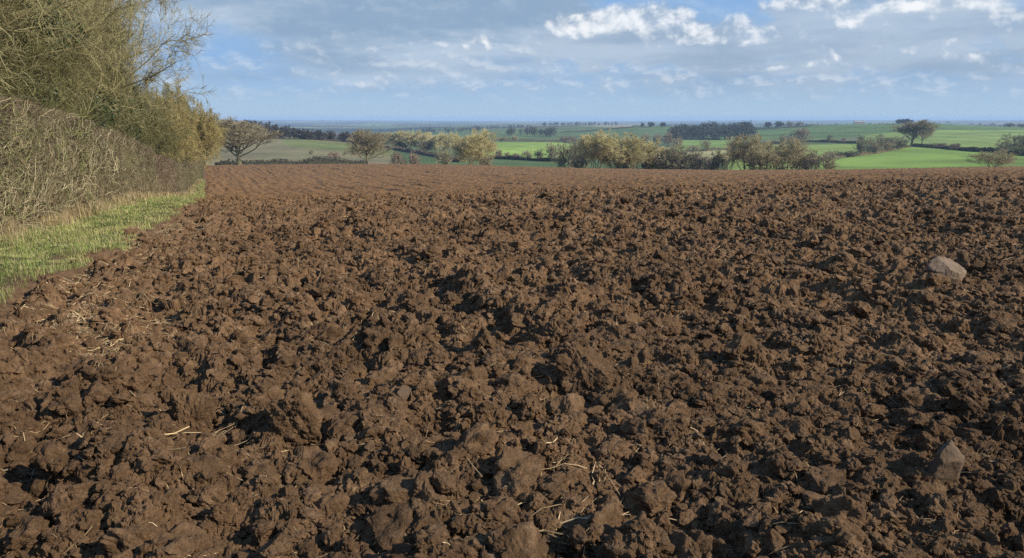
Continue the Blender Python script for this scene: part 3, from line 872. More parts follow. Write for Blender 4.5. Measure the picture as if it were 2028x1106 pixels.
ivy_tree(32, -5.2, 4.2, 2.4, 302, 'low dark ivy clump showing just over the hedge top by the first tree')
ivy_tree(38, -5.0, 4.7, 2.6, 303, 'dark green ivy clump behind the middle stretch of the hedge')
ivy_tree(49, -4.9, 5.4, 3.0, 304, 'dark green ivy clump low behind the hedge before the willow')
ivy_tree(60, -4.8, 5.8, 3.2, 305, 'last small dark ivy clump behind the low end of the hedge')
# ------------------------------------------------------------------ the country beyond
def inside_poly(u, v, poly):
    c = np.zeros(u.shape, bool); n = len(poly)
    for i in range(n):
        x1, y1 = poly[i]; x2, y2 = poly[(i + 1) % n]
        if y1 == y2: continue
        c ^= ((y1 > v) != (y2 > v)) & (u < (x2 - x1) * (v - y1) / (y2 - y1) + x1)
    return c

FIELDS = [  # outline seen from the gate, nearest and farthest distance, crop colour; dark greens have cloud shade painted in
    ([(500, 269), (700, 283), (782, 297), (782, 330), (380, 330), (380, 262)], 262, 700, (.200, .180, .095)),
    ([(560, 275), (700, 284), (782, 297), (782, 312), (640, 296), (560, 288)], 262, 700, (.165, .190, .068)),
    ([(782, 296), (880, 314), (910, 330), (782, 330)], 262, 640, (.075, .115, .042)),
    ([(920, 312), (1160, 322), (1160, 345), (900, 345)], 262, 470, (.085, .125, .048)),
    ([(960, 281), (1110, 282), (1190, 296), (1170, 321), (1029, 319), (950, 314)], 440, 1000, (.215, .300, .065)),
    ([(780, 256), (1015, 256), (1015, 281), (780, 281)], 800, 2400, (.088, .130, .050)),
    ([(1015, 256), (1110, 263), (1330, 246), (1335, 277), (1015, 281)], 900, 2400, (.095, .140, .048)),
    ([(1340, 277), (1480, 257), (1700, 240), (1800, 238), (2100, 246), (2100, 262), (1840, 262), (1620, 277), (1440, 278)], 800, 2600, (.100, .155, .044)),
    ([(1700, 268), (1840, 258), (2100, 258), (2100, 296), (1800, 290), (1700, 284)], 560, 1500, (.185, .245, .060)),
    ([(1340, 278), (1450, 278), (1440, 297), (1340, 302)], 600, 1400, (.175, .250, .060)),
    ([(1340, 302), (1450, 297), (1460, 318), (1360, 318)], 400, 900, (.290, .270, .120)),
    ([(1450, 280), (1560, 288), (1705, 285), (1705, 303), (1600, 318), (1640, 345), (1440, 345)], 262, 1000, (.200, .260, .065)),
    ([(1638, 318), (1735, 305), (1800, 291), (1940, 302), (2100, 316), (2100, 350), (1560, 350)], 262, 640, (.185, .270, .058)),
    ([(1150, 250), (1260, 244), (1320, 244), (1240, 254)], 1700, 4500, (.240, .210, .130)),
]

def make_farmland():
    az = np.radians(np.concatenate([np.arange(-180, -60, 3.), np.arange(-60, -40, .6), np.arange(-40, 40, .1), np.arange(40, 60, .6), np.arange(60, 180, 3.)]))
    r = [250.]
    while r[-1] < 1800: r.append(r[-1] * 1.0042)
    while r[-1] < 12400: r.append(r[-1] * 1.012)
    r = np.array(r)
    X, Y = polar_grid(az, r); x, y = X.ravel(), Y.ravel()
    z = land(x, y)
    R = np.hypot(x, y)
    z = z + .25 * vnoise(x * .02, y * .02, 111) * smooth(300, 700, R) + np.clip(R / 1500 - 1, 0, 4) * 1.6 * fbm(x * .0016, y * .0016, 112, 3)
    u, v = project(x, y, z)
    front = np.abs(np.arctan2(x, y)) < 1.0
    # patchwork of small fields everywhere
    cell = 260.
    wx, wy = x + 60 * vnoise(x / 300, y / 300, 121), y + 60 * vnoise(x / 300, y / 300, 122)
    k = _h(np.floor((wx * .9 + wy * .3) / cell).astype(np.int32), np.floor((wy * .8 - wx * .25) / (cell * 1.5)).astype(np.int32), 9)
    pal = np.array([(.100, .135, .050), (.085, .125, .046), (.150, .195, .060), (.200, .175, .100), (.115, .140, .058), (.215, .185, .115), (.050, .075, .035), (.110, .085, .055)])
    c = pal[(k % 8).astype(int)]
    wood = (fbm(x * .0022, y * .0030, 130, 4) > .16) & (R > 1900)
    c = np.where(wood[:, None], np.array([.030, .038, .026]), c)
    near = (R < 1500)[:, None]
    c = np.where(near, c * .35 + .65 * np.array([.085, .115, .045]), c)
    for poly, r0, r1, col in FIELDS:
        m = inside_poly(u, v, poly) & (R > r0) & (R < r1) & front
        c[m] = np.array(col)
    # tractor wheelings and uneven growth
    c = c * (1 + .14 * vnoise(x * .035, y * .035, 141) + .14 * vnoise(x * .012, y * .004, 142) + .10 * vnoise(x * .11, y * .03, 144))[:, None]
    tan_ = smooth(0, .6, vnoise(x * .012 + 2, y * .02, 143))[:, None] * ((R < 720) & (u < 780))[:, None] * .6
    c = c * (1 - tan_) + np.array([.175, .135, .080]) * tan_
    o = build('farmland', np.stack([x, y, z], 1), grid_quads(len(az), len(r)), None, M_FIELD, smooth_on=True, cols=c)
    tag(o, 'rolling green and tan farmland reaching to the blue horizon', kind='structure')
make_farmland()

def top_z(u, v, r):
    return EYE - r * float(tan_dep(float(az_of(u, v)), v))

def plant_px(kind, name, u, vb, vt, wpx, rot, label, cat='tree', group=None, r=None, rmin=225.):
    if r is None:
        x, y, z, r = ground_at(u, vb, rmin)
    else:
        a = float(az_of(u, vb)); x, y = r * sin(a), r * cos(a); z = float(land(np.array([x]), np.array([y]))[0])
    h = top_z(u, vt, r) - z
    return plant(kind, name, (x, y, z - .1), h, wpx / F * r, rot, label, cat, group)

OAK = [Kind(seed=64 + i, H=12, trunk=.25, limbs=26, br=9, tw=9, fine=7, fr=.014, airy=.25, spread=.95, lf=(.30, .98), tcol=(.17, .155, .085), ccol=((.23, .20, .125), (.35, .305, .19)), ang=46, trop=.07, tight=8) for i in range(2)]
GOLD = [Kind(seed=71 + i, H=12, stems=6, limbs=10, br=9, tw=9, fine=7, fr=.0145, airy=.25, lf=(.2, 1.), spread=.95, tcol=(.30, .25, .11), ccol=((.40, .355, .175), (.55, .485, .245)), ang=46, trop=.07, k0=5, tight=8) for i in range(2)]
DARK = [Kind(seed=81 + i, H=11, stems=5, limbs=11, br=7, tw=6, fine=5, fr=.075, spread=1.1, tcol=(.07, .06, .04), ccol=((.06, .052, .038), (.10, .085, .06)), ang=60, trop=.0) for i in range(2)]
OPEN = [Kind(seed=91 + i, H=12, stems=5, limbs=7, br=8, tw=8, fine=7, fr=.0135, airy=.25, spread=1.1, tcol=(.13, .11, .065), ccol=((.30, .265, .15), (.44, .385, .22)), ang=42, trop=.09, k0=6, lf=(.45, 1.), tight=10) for i in range(2)]
SHRUB = [Kind(seed=101 + i, H=4, stems=8, limbs=7, br=5, tw=5, fine=4, fr=.018, spread=1.15, tcol=(.14, .12, .08), ccol=c, ang=50, trop=.04, k0=4, lf=(.15, 1.)) for i, c in enumerate([((.25, .19, .135), (.36, .28, .20)), ((.26, .235, .145), (.38, .34, .21)), ((.15, .145, .095), (.23, .215, .14)), ((.30, .25, .15), (.44, .36, .23))])]
PINK, OLIVE, MURK, PALE = SHRUB

# trees that stand just over the brow of the ploughed field
plant_px(OAK[0], 'oak_tree', 475, 327, 236, 114, .3, 'large round bare oak with pale trunk beside the dark hedge at the field corner', r=232)
plant_px(OAK[1], 'oak_tree', 726, 322, 259, 78, 1.4, 'lone bare oak with dark forked trunk over the brown brow near the faded field', r=245)
plant_px(GOLD[0], 'willow_tree', 935, 326, 261, 88, .2, 'golden rounded willow with bright forked boughs alone at the brow', r=240)
plant_px(GOLD[1], 'willow_tree', 1180, 332, 264, 84, .9, 'first and widest golden willow of the clump after the bright green field', r=236)
plant_px(GOLD[0], 'willow_tree', 1216, 334, 268, 62, 2.2, 'golden willow standing second in the clump at the brow', r=240)
plant_px(GOLD[1], 'willow_tree', 1251, 335, 270, 60, 3.4, 'golden willow standing third in the clump at the brow', r=238)
plant_px(GOLD[0], 'willow_tree', 1290, 336, 278, 62, 4.6, 'lower golden willow at the end of the clump beside grey bushes', r=242)
plant_px(OLIVE, 'bush', 1328, 337, 288, 66, 1.0, 'grey olive bush between the golden willows and the dark bushes', 'bush', r=240)
plant_px(MURK, 'bush', 1366, 337, 300, 62, 2.0, 'dark grey green spreading bush next to the grey olive bush', 'bush', r=240)
plant_px(PINK, 'bush', 1383, 337, 307, 22, .5, 'narrow purplish bush among the dark bushes at the brow', 'bush', r=262)
plant_px(PINK, 'bush', 1403, 337, 311, 26, 2.5, 'purplish pointed bush just before the open branched trees', 'bush', r=255)
plant_px(OPEN[0], 'bare_tree', 1440, 338, 280, 54, .3, 'slender open branched tree first of the four on the brow', r=243)
plant_px(OPEN[1], 'bare_tree', 1477, 338, 270, 86, 1.1, 'tall open branched tree with forked trunk second of the four on the brow', r=237)
plant_px(OPEN[0], 'bare_tree', 1514, 338, 269, 84, 2.9, 'tall dark trunked tree third of the four on the brow', r=236)
plant_px(OPEN[1], 'bare_tree', 1556, 338, 276, 78, 4.2, 'wide tree with slanting limbs fourth of the four on the brow', r=238)
plant_px(OLIVE, 'bush', 1606, 338, 298, 44, .1, 'thin olive bush by the tree with slanting limbs', 'bush', r=240)
plant_px(OLIVE, 'bush', 1633, 338, 302, 40, 2.1, 'sparse olive sapling in front of the bright green slope', 'bush', r=238)
plant_px(OPEN[0], 'bare_tree', 1963, 334, 296, 76, 5.0, 'thin bare thorn tree alone on the brow before the bright green slope', r=236)

for i, (u, vt, w, k, lab) in enumerate([(1152, 300, 44, OLIVE, 'low olive undergrowth at the foot of the widest golden willow'), (1232, 302, 46, OLIVE, 'low olive undergrowth between second and third golden willow'), (1272, 300, 50, OLIVE, 'olive undergrowth beneath the lower golden willow'),
        (1310, 296, 46, PALE, 'pale scrub beside the lower golden willow at the end of the clump'), (1346, 300, 44, OLIVE, 'olive scrub beside the dark grey green spreading bush'), (1422, 304, 40, OLIVE, 'olive scrub before the slender open branched tree'),
        (1496, 300, 40, PALE, 'pale scrub between the second and third open branched trees'), (1536, 300, 40, OLIVE, 'olive scrub between the third and fourth open branched trees'), (1584, 300, 42, PALE, 'pale scrub after the tree with slanting limbs'), (958, 306, 34, OLIVE, 'olive scrub leaning on the lone golden willow')]):
    plant_px(k, 'bush', u, 338 if u > 1000 else 326, vt, w, i * 1.1 + .4, lab, 'bush', r=246)

# hedges
def hedgerow(pts, hgt, wid, cols, label, r=None, rmin=225., name='hedgerow', dens=9., size=.42):
    P = []
    for u, v in pts:
        if r is None: P.append(ground_at(u, v, rmin)[:2])
        else:
            rr = float(np.interp(u, [q[0] for q in pts], r)) if isinstance(r, (list, tuple)) else r
            a = float(az_of(u, v)); P.append((rr * sin(a), rr * cos(a)))
    P = np.array(P); seg = np.linalg.norm(np.diff(P, axis=0), axis=1); L = np.concatenate([[0], np.cumsum(seg)])
    g = np.random.default_rng(int(abs(P.sum())) + 1)
    q = np.arange(0, L[-1], max(wid * .6, L[-1] / 160)); X = np.interp(q, L, P[:, 0]); Y = np.interp(q, L, P[:, 1])
    T = norm(np.stack([np.gradient(X), np.gradient(Y)], 1)); N = np.stack([-T[:, 1], T[:, 0]], 1)
    prof = np.array([(-.5, -.1), (-.55, .4), (-.4, .8), (0, .95), (.4, .8), (.55, .4), (.5, -.1)])
    hv = hgt * (.85 + .18 * vnoise(q * .07, q * 0, 3) + .14 * vnoise(q * .4, q * 0, 4))
    V = np.zeros((len(q), 7, 3))
    for j, (a, b) in enumerate(prof):
        w = wid * a * (1 + .25 * vnoise(q * .3, q * 0 + j, 6))
        V[:, j, 0] = X + N[:, 0] * w; V[:, j, 1] = Y + N[:, 1] * w
        V[:, j, 2] = land(V[:, j, 0], V[:, j, 1]) + b * hv
    o0 = np.array([X[len(q) // 2], Y[len(q) // 2], 0]); o0[2] = land(o0[:1], o0[1:2])[0]
    i = np.arange(len(q) - 1)[:, None] * 7; j = np.arange(6)[None]
    Q = np.stack([i + j, i + j + 1, i + 8 + j, i + 7 + j], -1).reshape(-1, 4)
    V = V.reshape(-1, 3)
    n = int(min(L[-1] * dens * hgt, 9000))
    f = g.random(n) * (len(q) - 1); k = f.astype(int)
    w = g.normal(0, .32, n) * wid
    x = X[k] + (X[k + 1 if len(q) > 1 else k] - X[k]) * (f - k) + N[k, 0] * w; y = Y[k] + (Y[k + 1] - Y[k]) * (f - k) + N[k, 1] * w
    z = land(x, y) + hv[k] * (.15 + .98 * g.random(n) ** .7)
    a = norm(g.normal(size=(n, 3)) + np.array([0, 0, .6])); b = norm(np.cross(a, g.normal(size=(n, 3)))); s = size * g.uniform(.5, 1.4, (n, 1))
    c = np.stack([x, y, z], 1)
    VL = np.stack([c + a * s, c + b * s * .35, c - a * s, c - b * s * .35], 1).reshape(-1, 3)
    C = np.concatenate([np.array(cols[0]) * np.ones((len(V), 1)), np.repeat(np.array(cols[0]) + (np.array(cols[1]) - np.array(cols[0])) * g.random((n, 1)), 4, 0)])
    o = build(name, np.concatenate([V, VL]) - o0, np.concatenate([Q, np.arange(n * 4).reshape(-1, 4) + len(V)]), None, M_TWIG, cols=C)
    o.location = o0
    return tag(o, label, 'hedge')
DK = ((.038, .038, .025), (.085, .078, .050)); BR = ((.075, .062, .042), (.16, .13, .085)); TN = ((.10, .085, .045), (.22, .18, .10))
hedgerow([(425, 326), (475, 326), (560, 325), (640, 325), (722, 325)], 3.4, 2.6, DK, 'thick dark hedge under the big round oak along the brow of the ploughing', r=[252, 252, 262, 278, 290])
hedgerow([(512, 270.5), (600, 275.5), (697, 283.5), (782, 296)], 2.2, 2.0, DK, 'thin dark hedge along the top edge of the faded field below the tree row', rmin=400)
hedgerow([(782, 297), (871, 313), (905, 322)], 2.6, 2.6, BR, 'hedge sloping down from the faded field to the golden willow', rmin=300)
hedgerow([(940, 314), (994, 315.5), (1029, 317.5), (1073, 319.5), (1112, 321), (1160, 324)], 2.0, 2.0, DK, 'dark low hedge along the bottom of the bright green field', rmin=300)
hedgerow([(960, 281), (1040, 279.5), (1110, 281), (1150, 281.5)], 2.4, 2.2, BR, 'hedge along the top of the bright green field', rmin=600)
hedgerow([(1352, 301.5), (1390, 300), (1430, 297)], 1.8, 1.8, BR, 'short hedge over the pale yellow field', rmin=400)
hedgerow([(1346, 276.5), (1390, 277), (1424, 277.5)], 2.0, 2.2, DK, 'short dark hedge beneath the dark wood', rmin=600)
hedgerow([(1345, 273), (1410, 266.5), (1470, 259.5), (1535, 255.5), (1600, 251.5)], 2.4, 2.4, DK, 'long dark hedge climbing below the dark wood to the skyline', rmin=900)
hedgerow([(1600, 251), (1684, 246.5), (1740, 245.2), (1792, 244.6)], 2.6, 3, DK, 'dark hedge along the crest of the big green hill', rmin=1300)
hedgerow([(1510, 286), (1560, 283), (1600, 281.5), (1650, 282.5), (1703, 285)], 2.3, 2.4, DK, 'dark hedge between the upper hill and the middle green field', rmin=600)
hedgerow([(1642, 315.5), (1690, 310), (1735, 304.5), (1770, 298), (1800, 291.5)], 1.5, 2.0, TN, 'tan grassy hedge bank slanting up beside the bright green slope', rmin=330)
hedgerow([(1808, 290.5), (1860, 294), (1938, 301), (1990, 304), (2060, 311)], 2.3, 2.2, DK, 'dark shaded hedge along the top of the bright green slope', rmin=330)
hedgerow([(1110, 263), (1180, 259), (1250, 253), (1330, 249.5)], 2.4, 3, DK, 'far dark hedge on top of the shaded green field before the wood', rmin=1200)

# trees on and behind the fields
ordn = ['first', 'second', 'third', 'fourth', 'fifth', 'sixth', 'seventh', 'eighth', 'ninth', 'tenth']
for i, (u, vt, w, vb) in enumerate([(499, 239, 30, 272), (523, 242, 28, 273), (543, 248, 26, 274), (564, 250, 25, 275), (584, 254, 25, 275.5), (607, 256, 25, 276.5), (633, 258, 24, 278), (657, 260, 20, 280), (681, 262, 26, 282), (703, 262, 22, 284)]):
    plant_px(DARK[i % 2], 'dark_tree', u, vb, vt, w, i * 1.3, f'dark round tree, {ordn[i]} of the row stepping down behind the faded field', group='dark trees in a row behind the faded field', rmin=520)
for i, (u, vt, w) in enumerate([(415, 240, 34), (440, 238, 34), (466, 240, 30)]):
    plant_px(DARK[i % 2], 'dark_tree', u, 272, vt, w, i * 2.1 + .5, f'{ordn[i]} of three dark trees massed behind the crown of the big round oak', group='dark trees behind the big oak', rmin=560)
for i, (u, vt, w, vb) in enumerate([(757, 264, 46, 293), (786, 261, 48, 296), (812, 261, 48, 298), (838, 261, 48, 300), (864, 265, 48, 303), (888, 265, 46, 306), (910, 269, 42, 310), (966, 274, 30, 313)]):
    plant_px(GOLD[i % 2], 'willow_tree', u, vb, vt, w, i * 1.7, f'pale gold willow, {ordn[i]} of the belt leading up to the lone golden willow' if i < 7 else 'small pale gold willow just after the lone golden one', group='pale gold willows in the belt', rmin=330)
B = [(OLIVE, 617, 307, 296, 12, 'tiny faint bush out in the faded field'), (PINK, 661, 318, 300, 26, 'rounded pinkish bush in the faded field before the lone oak'), (PINK, 786, 325, 301, 28, 'purplish bush at the brow beside the lone oak'),
     (PINK, 819, 325, 302, 24, 'purplish bush midway between lone oak and lone golden willow'), (OLIVE, 877, 325, 297, 36, 'olive grey bush touching the lone golden willow'),
     (MURK, 792, 297, 279, 30, 'dark bush under the first pale gold willows'), (MURK, 840, 302, 280, 30, 'dark bush under the middle of the pale gold willows'),
     (PINK, 988, 315, 297, 16, 'small pinkish bush on the dark low hedge by the lone golden willow'), (OLIVE, 1005, 316, 301, 12, 'narrow grey bush on the dark low hedge'), (PINK, 1022, 317, 304, 18, 'low pink bush on the dark low hedge'),
     (OLIVE, 1043, 318, 298, 22, 'round ball shaped bush on the dark low hedge'), (MURK, 1067, 319, 296, 17, 'upright greyish bush on the dark low hedge'), (OLIVE, 1094, 321, 284, 32, 'spreading olive tree on the dark low hedge before the golden clump'),
     (OLIVE, 1118, 322, 286, 30, 'olive tree next to the golden clump'), (OLIVE, 1139, 324, 278, 34, 'leaning olive tree against the first willow of the golden clump'),
     (PALE, 992, 281, 271, 8, 'tiny pale bush above the bright green field, first of three'), (PALE, 1000, 281, 270, 8, 'tiny pale bush above the bright green field, second of three'), (PALE, 1019, 281, 268, 14, 'pale fluffy bush above the bright green field, third of three'),
     (PINK, 1125, 284, 270, 40, 'pinkish thicket above the end of the bright green field'),
     (PALE, 1278, 286, 264, 17, 'pale cream tree behind the golden clump'), (PALE, 1302, 288, 265, 20, 'pale tree between cream tree and pink topped tree'), (PINK, 1323, 290, 263, 20, 'pink topped pale tree under the edge of the dark wood'), (PALE, 1342, 292, 272, 18, 'small pale tree just below the dark wood'),
     (OLIVE, 1397, 300, 277, 20, 'conical bush on the short hedge over the pale yellow field'), (OLIVE, 1372, 302, 288, 30, 'low bush on the short hedge over the pale yellow field'),
     (OLIVE, 1555, 285, 268, 40, 'grey thicket where hedges meet under the hill'), (PINK, 1586, 283, 254, 34, 'grey leafless tree where the hedge meets the hill'),
     (OLIVE, 1643, 283, 266, 11, 'round bush upon the middle hedge'), (PINK, 1670, 284, 274, 8, 'tiny bush upon the middle hedge'), (MURK, 1705, 286, 268, 10, 'dark bush at the end of the middle hedge'),
     (OLIVE, 1719, 304, 273, 36, 'olive tree heading the thicket below the hill'), (MURK, 1704, 308, 277, 17, 'dark narrow tree by the tan hedge bank'), (OLIVE, 1748, 300, 269, 42, 'wide bushy tree in the thicket below the hill'),
     (MURK, 1772, 297, 272, 34, 'dark bushy tree at the end of the thicket below the hill'), (PALE, 1733, 305, 282, 20, 'pale leaning bush on the tan hedge bank'), (PALE, 1756, 301, 281, 14, 'small pale bush on the tan hedge bank'),
     (MURK, 1667, 312, 300, 20, 'low dark bush on the tan hedge bank'), (MURK, 1691, 311, 299, 24, 'second low dark bush on the tan hedge bank'), (OLIVE, 1643, 316, 299, 24, 'olive bush at the lower end of the tan hedge bank'),
     (MURK, 1842, 294, 284, 16, 'small dark bush on the shaded hedge next to the pair of trees'), (PINK, 1866, 295, 283, 18, 'brown bush midway on the shaded hedge'), (PINK, 1892, 298, 284, 20, 'wider brown bush on the shaded hedge'),
     (OLIVE, 1990, 306, 280, 30, 'grey bush at the end of the shaded hedge'), (OLIVE, 2018, 309, 264, 50, 'big grey bush cut off by the picture edge'),
     (DARK[0], 1790, 246, 236, 26, 'dark flat bush on the crest of the big green hill'), (OLIVE, 1876, 246, 240, 10, 'lone round bush on the crest beyond the pair of trees'), (OLIVE, 1923, 248, 244, 7, 'tiny bush far along the crest'), (PINK, 1965, 250, 244, 11, 'small brown bush further along the crest'), (MURK, 1998, 252, 244, 18, 'dark bush near the end of the crest'), (MURK, 2024, 253, 245, 16, 'last dark bush on the crest')]
for i, (k, u, vb, vt, w, lab) in enumerate(B):
    rm = 300 if vb < 322 else None
    plant_px(k, 'bush', u, vb, vt, w, i * .9, lab, 'bush', **({'rmin': 320} if rm else {'r': 268}))
plant_px(OAK[0], 'oak_tree', 1805, 289, 240, 62, 2.2, 'wide crowned bare oak of the pair below the hill crest', rmin=600)
plant_px(OAK[1], 'oak_tree', 1826, 289.5, 243, 34, 4.4, 'narrow bare oak of the pair below the hill crest', rmin=600)
for i, (u, vt, w) in enumerate([(1522, 242, 13), (1544, 241, 15), (1563, 240.5, 16), (1584, 241, 18)]):
    plant_px(DARK[i % 2] if i < 2 else OLIVE, 'skyline_tree', u, 253.5 - i * .5, vt, w, i * 1.9, f'{ordn[i]} small tree on the skyline hedge after the dark wood', group='small trees on the skyline hedge', rmin=1000)
for i, (u, vt, w) in enumerate([(1273, 243.5, 8), (1290, 242, 12), (1312, 242.5, 12)]):
    plant_px(DARK[i % 2], 'skyline_tree', u, 252, vt, w, i * 1.9, f'{ordn[i]} far dark tree on the field edge before the dark wood', group='far trees before the dark wood', rmin=1300)

# woods that read as one mass
def wood(name, spots, cols, label, n=150, trunks=True):
    Vs, Qs, Cs, k = [], [], [], 0
    g = np.random.default_rng(len(spots) * 7 + 1)
    for x, y, h, w in spots:
        z = float(land(np.array([x]), np.array([y]))[0])
        f = g.uniform(.8, 1.25)
        V, Q, C = leafy(n, (x, y, z + h * .55), (w * .5, w * .5, h * .46), .07 * (h + w) * .5, int(g.integers(1e6)), (np.array(cols[0]) * f, np.array(cols[1]) * f))
        Vs.append(V); Qs.append(Q + k); Cs.append(C); k += len(V)
        P = np.array([[[x, y, z - .5], [x + .2, y, z + h * .4], [x, y, z + h * .9]]])
        V, Q = tubes(P, np.array([[.04, .03, .008]]) * h, 4)
        Vs.append(V); Qs.append(Q + k); Cs.append(np.array(cols[0]) * np.ones((len(V), 1))); k += len(V)
    o = build(name, np.concatenate(Vs), np.concatenate(Qs), None, M_TWIG, cols=np.concatenate(Cs))
    return tag(o, label, kind='stuff')
def spots_px(n, us, r0, r1, vtop, hmin=5, wr=(.7, 1.1), seed=1):
    g = np.random.default_rng(seed); out = []
    for _ in range(n):
        u = g.uniform(us[0], us[-1]); r = g.uniform(r0, r1); a = float(az_of(u, 260)); x, y = r * sin(a), r * cos(a)
        z = float(land(np.array([x]), np.array([y]))[0]); h = top_z(u, float(np.interp(u, us, vtop)), r) - z
        h = max(min(h, 17), hmin) * g.uniform(.68, 1.1)
        out.append((x, y, h, h * g.uniform(*wr)))
    return out
WD = ((.034, .036, .027), (.075, .070, .050))
wood('dark_wood', spots_px(110, [1330, 1360, 1420, 1490], 1020, 1330, [252, 244, 240, 243], 8, seed=3) + spots_px(40, [1340, 1490], 1330, 1450, [243, 240], 8, seed=4), WD, 'dark wood on the slope below the horizon', 170)
wood('far_copse', spots_px(30, [1008, 1100], 1150, 1400, [252, 252], 8, seed=5), WD, 'dark copse beyond the bright green field')
wood('far_copse', spots_px(34, [835, 950], 1500, 1900, [254, 251], 8, seed=6), WD, 'dark band of trees beyond the golden willow belt')
wood('far_tree_line', spots_px(36, [1075, 1225], 2350, 2600, [242, 241], 9, seed=8), ((.035, .04, .034), (.07, .07, .055)), 'line of trees on the far rise against the pale sky')
wood('far_tree_line', spots_px(30, [940, 1060], 2000, 2300, [249, 247], 8, seed=9), ((.035, .04, .034), (.07, .07, .055)), 'faint tree line beyond the far copse')
wood('far_tree_line', spots_px(60, [1500, 2060], 2200, 3200, [243, 245], 6, seed=10), ((.04, .04, .034), (.08, .075, .055)), 'faint trees behind the big green hill')
wood('far_tree_line', spots_px(70, [420, 900], 2000, 4200, [262, 252], 8, seed=12), ((.03, .034, .03), (.06, .06, .05)), 'hazy woods on the plain behind the dark tree row')

def farmhouse():
    u, r = 1702, 1760.
    a = float(az_of(u, 241)); x, y = r * sin(a), r * cos(a)
    zt = top_z(u, 239.6, r); z = zt - 7.6
    o = empty('farmhouse', (x, y, z)); o.rotation_euler = (0, 0, -a + .25)
    tag(o, 'pale far farmhouse with reddish roof on the skyline behind the green hill', 'farmhouse')
    mw, _, b = material('pale render', .9); b.inputs['Base Color'].default_value = (.45, .41, .35, 1)
    mr, _, b = material('red tiles', .9); b.inputs['Base Color'].default_value = (.30, .275, .25, 1)
    mg, _, b = material('window glass', .2); b.inputs['Base Color'].default_value = (.03, .035, .04, 1)
    def box(x0, x1, y0, y1, z0, z1):
        V = np.array([(p, q, s) for s in (z0, z1) for p, q in ((x0, y0), (x1, y0), (x1, y1), (x0, y1))], float)
        return V, np.array([(0, 3, 2, 1), (4, 5, 6, 7), (0, 1, 5, 4), (1, 2, 6, 5), (2, 3, 7, 6), (3, 0, 4, 7)])
    V, Q = box(-10, 10, -4, 4, -2, 4.6); build('wall', V, Q, None, mw, o)
    V = np.array([(-10.5, -4.5, 4.5), (10.5, -4.5, 4.5), (10.5, 4.5, 4.5), (-10.5, 4.5, 4.5), (-10.5, 0, 7.6), (10.5, 0, 7.6)], float)
    rf = build('roof', V, np.array([(0, 1, 5, 4), (2, 3, 4, 5), (3, 2, 1, 0)]), np.array([(0, 4, 3), (1, 2, 5)]), mr, o)
    V, Q = box(6.2, 7.4, -.6, .6, 6.6, 9.0); build('chimney', V, Q, None, mr, rf)
    for q in (-7, -2.4, 2.4, 7):
        V, Q = box(q - .6, q + .6, -4.05, -4.0, 2.2, 3.7); build('window', V, Q, None, mg, o)
farmhouse()

# ------------------------------------------------------------------ air
def make_haze():
    zlo = float(ZG.min()) - 9; zhi = 15.0; R = 12450.
    V = np.array([(x, y, z) for z in (zlo, zhi) for x, y in ((-R, -R), (R, -R), (R, R), (-R, R))], float)
    Q = np.array([(0, 3, 2, 1), (4, 5, 6, 7), (0, 1, 5, 4), (1, 2, 6, 5), (2, 3, 7, 6), (3, 0, 4, 7)])
    m = bpy.data.materials.new('haze'); m.use_nodes = True; nt = m.node_tree
    for n in list(nt.nodes):
        if n.type != 'OUTPUT_MATERIAL': nt.nodes.remove(n)
    v = nt.nodes.new('ShaderNodeVolumePrincipled')
    v.inputs['Color'].default_value = (.48, .67, 1.0, 1); v.inputs['Density'].default_value = HAZE; v.inputs['Anisotropy'].default_value = .0
    nt.links.new(v.outputs[0], [n for n in nt.nodes if n.type == 'OUTPUT_MATERIAL'][0].inputs['Volume'])
    o = build('haze', V, Q, None, m); tag(o, 'thin blue haze over the distant country', kind='stuff')
HAZE = 1.35e-4
if HAZE: make_haze()

# ------------------------------------------------------------------ sky
SUN_AZ, SUN_EL, SUN_E, SKY_S = radians(112), radians(31), 5.0, .10      # azimuth clockwise from the view direction (+Y)

class X:
    """arithmetic on shader sockets"""
    nt = None
    def __init__(self, s): self.s = s
    @staticmethod
    def op(kind, *a):
        n = X.nt.nodes.new('ShaderNodeMath'); n.operation = kind
        for i, q in enumerate(a):
            if isinstance(q, X): X.nt.links.new(q.s, n.inputs[i])
            else: n.inputs[i].default_value = float(q)
        return X(n.outputs[0])
    def __add__(s, o): return X.op('ADD', s, o)
    __radd__ = __add__
    def __sub__(s, o): return X.op('SUBTRACT', s, o)
    def __rsub__(s, o): return X.op('SUBTRACT', o, s)
    def __mul__(s, o): return X.op('MULTIPLY', s, o)
    __rmul__ = __mul__
    def __truediv__(s, o): return X.op('DIVIDE', s, o)
    def __rtruediv__(s, o): return X.op('DIVIDE', o, s)
def sstep(a, b, x):
    n = X.nt.nodes.new('ShaderNodeMapRange'); n.interpolation_type = 'SMOOTHSTEP'
    n.inputs[1].default_value, n.inputs[2].default_value = a, b
    X.nt.links.new(x.s, n.inputs[0]); return X(n.outputs[0])
def fnoise(x, y, scale, detail=5, rough=.55, w=0., dist=0.):
    c = X.nt.nodes.new('ShaderNodeCombineXYZ')
    for i, q in enumerate((x, y, w)):
        if isinstance(q, X): X.nt.links.new(q.s, c.inputs[i])
        else: c.inputs[i].default_value = q
    n = X.nt.nodes.new('ShaderNodeTexNoise'); n.inputs['Scale'].default_value = scale; n.inputs['Detail'].default_value = detail; n.inputs['Roughness'].default_value = rough; n.inputs['Distortion'].default_value = dist
    X.nt.links.new(c.outputs[0], n.inputs['Vector']); return X(n.outputs['Fac'])

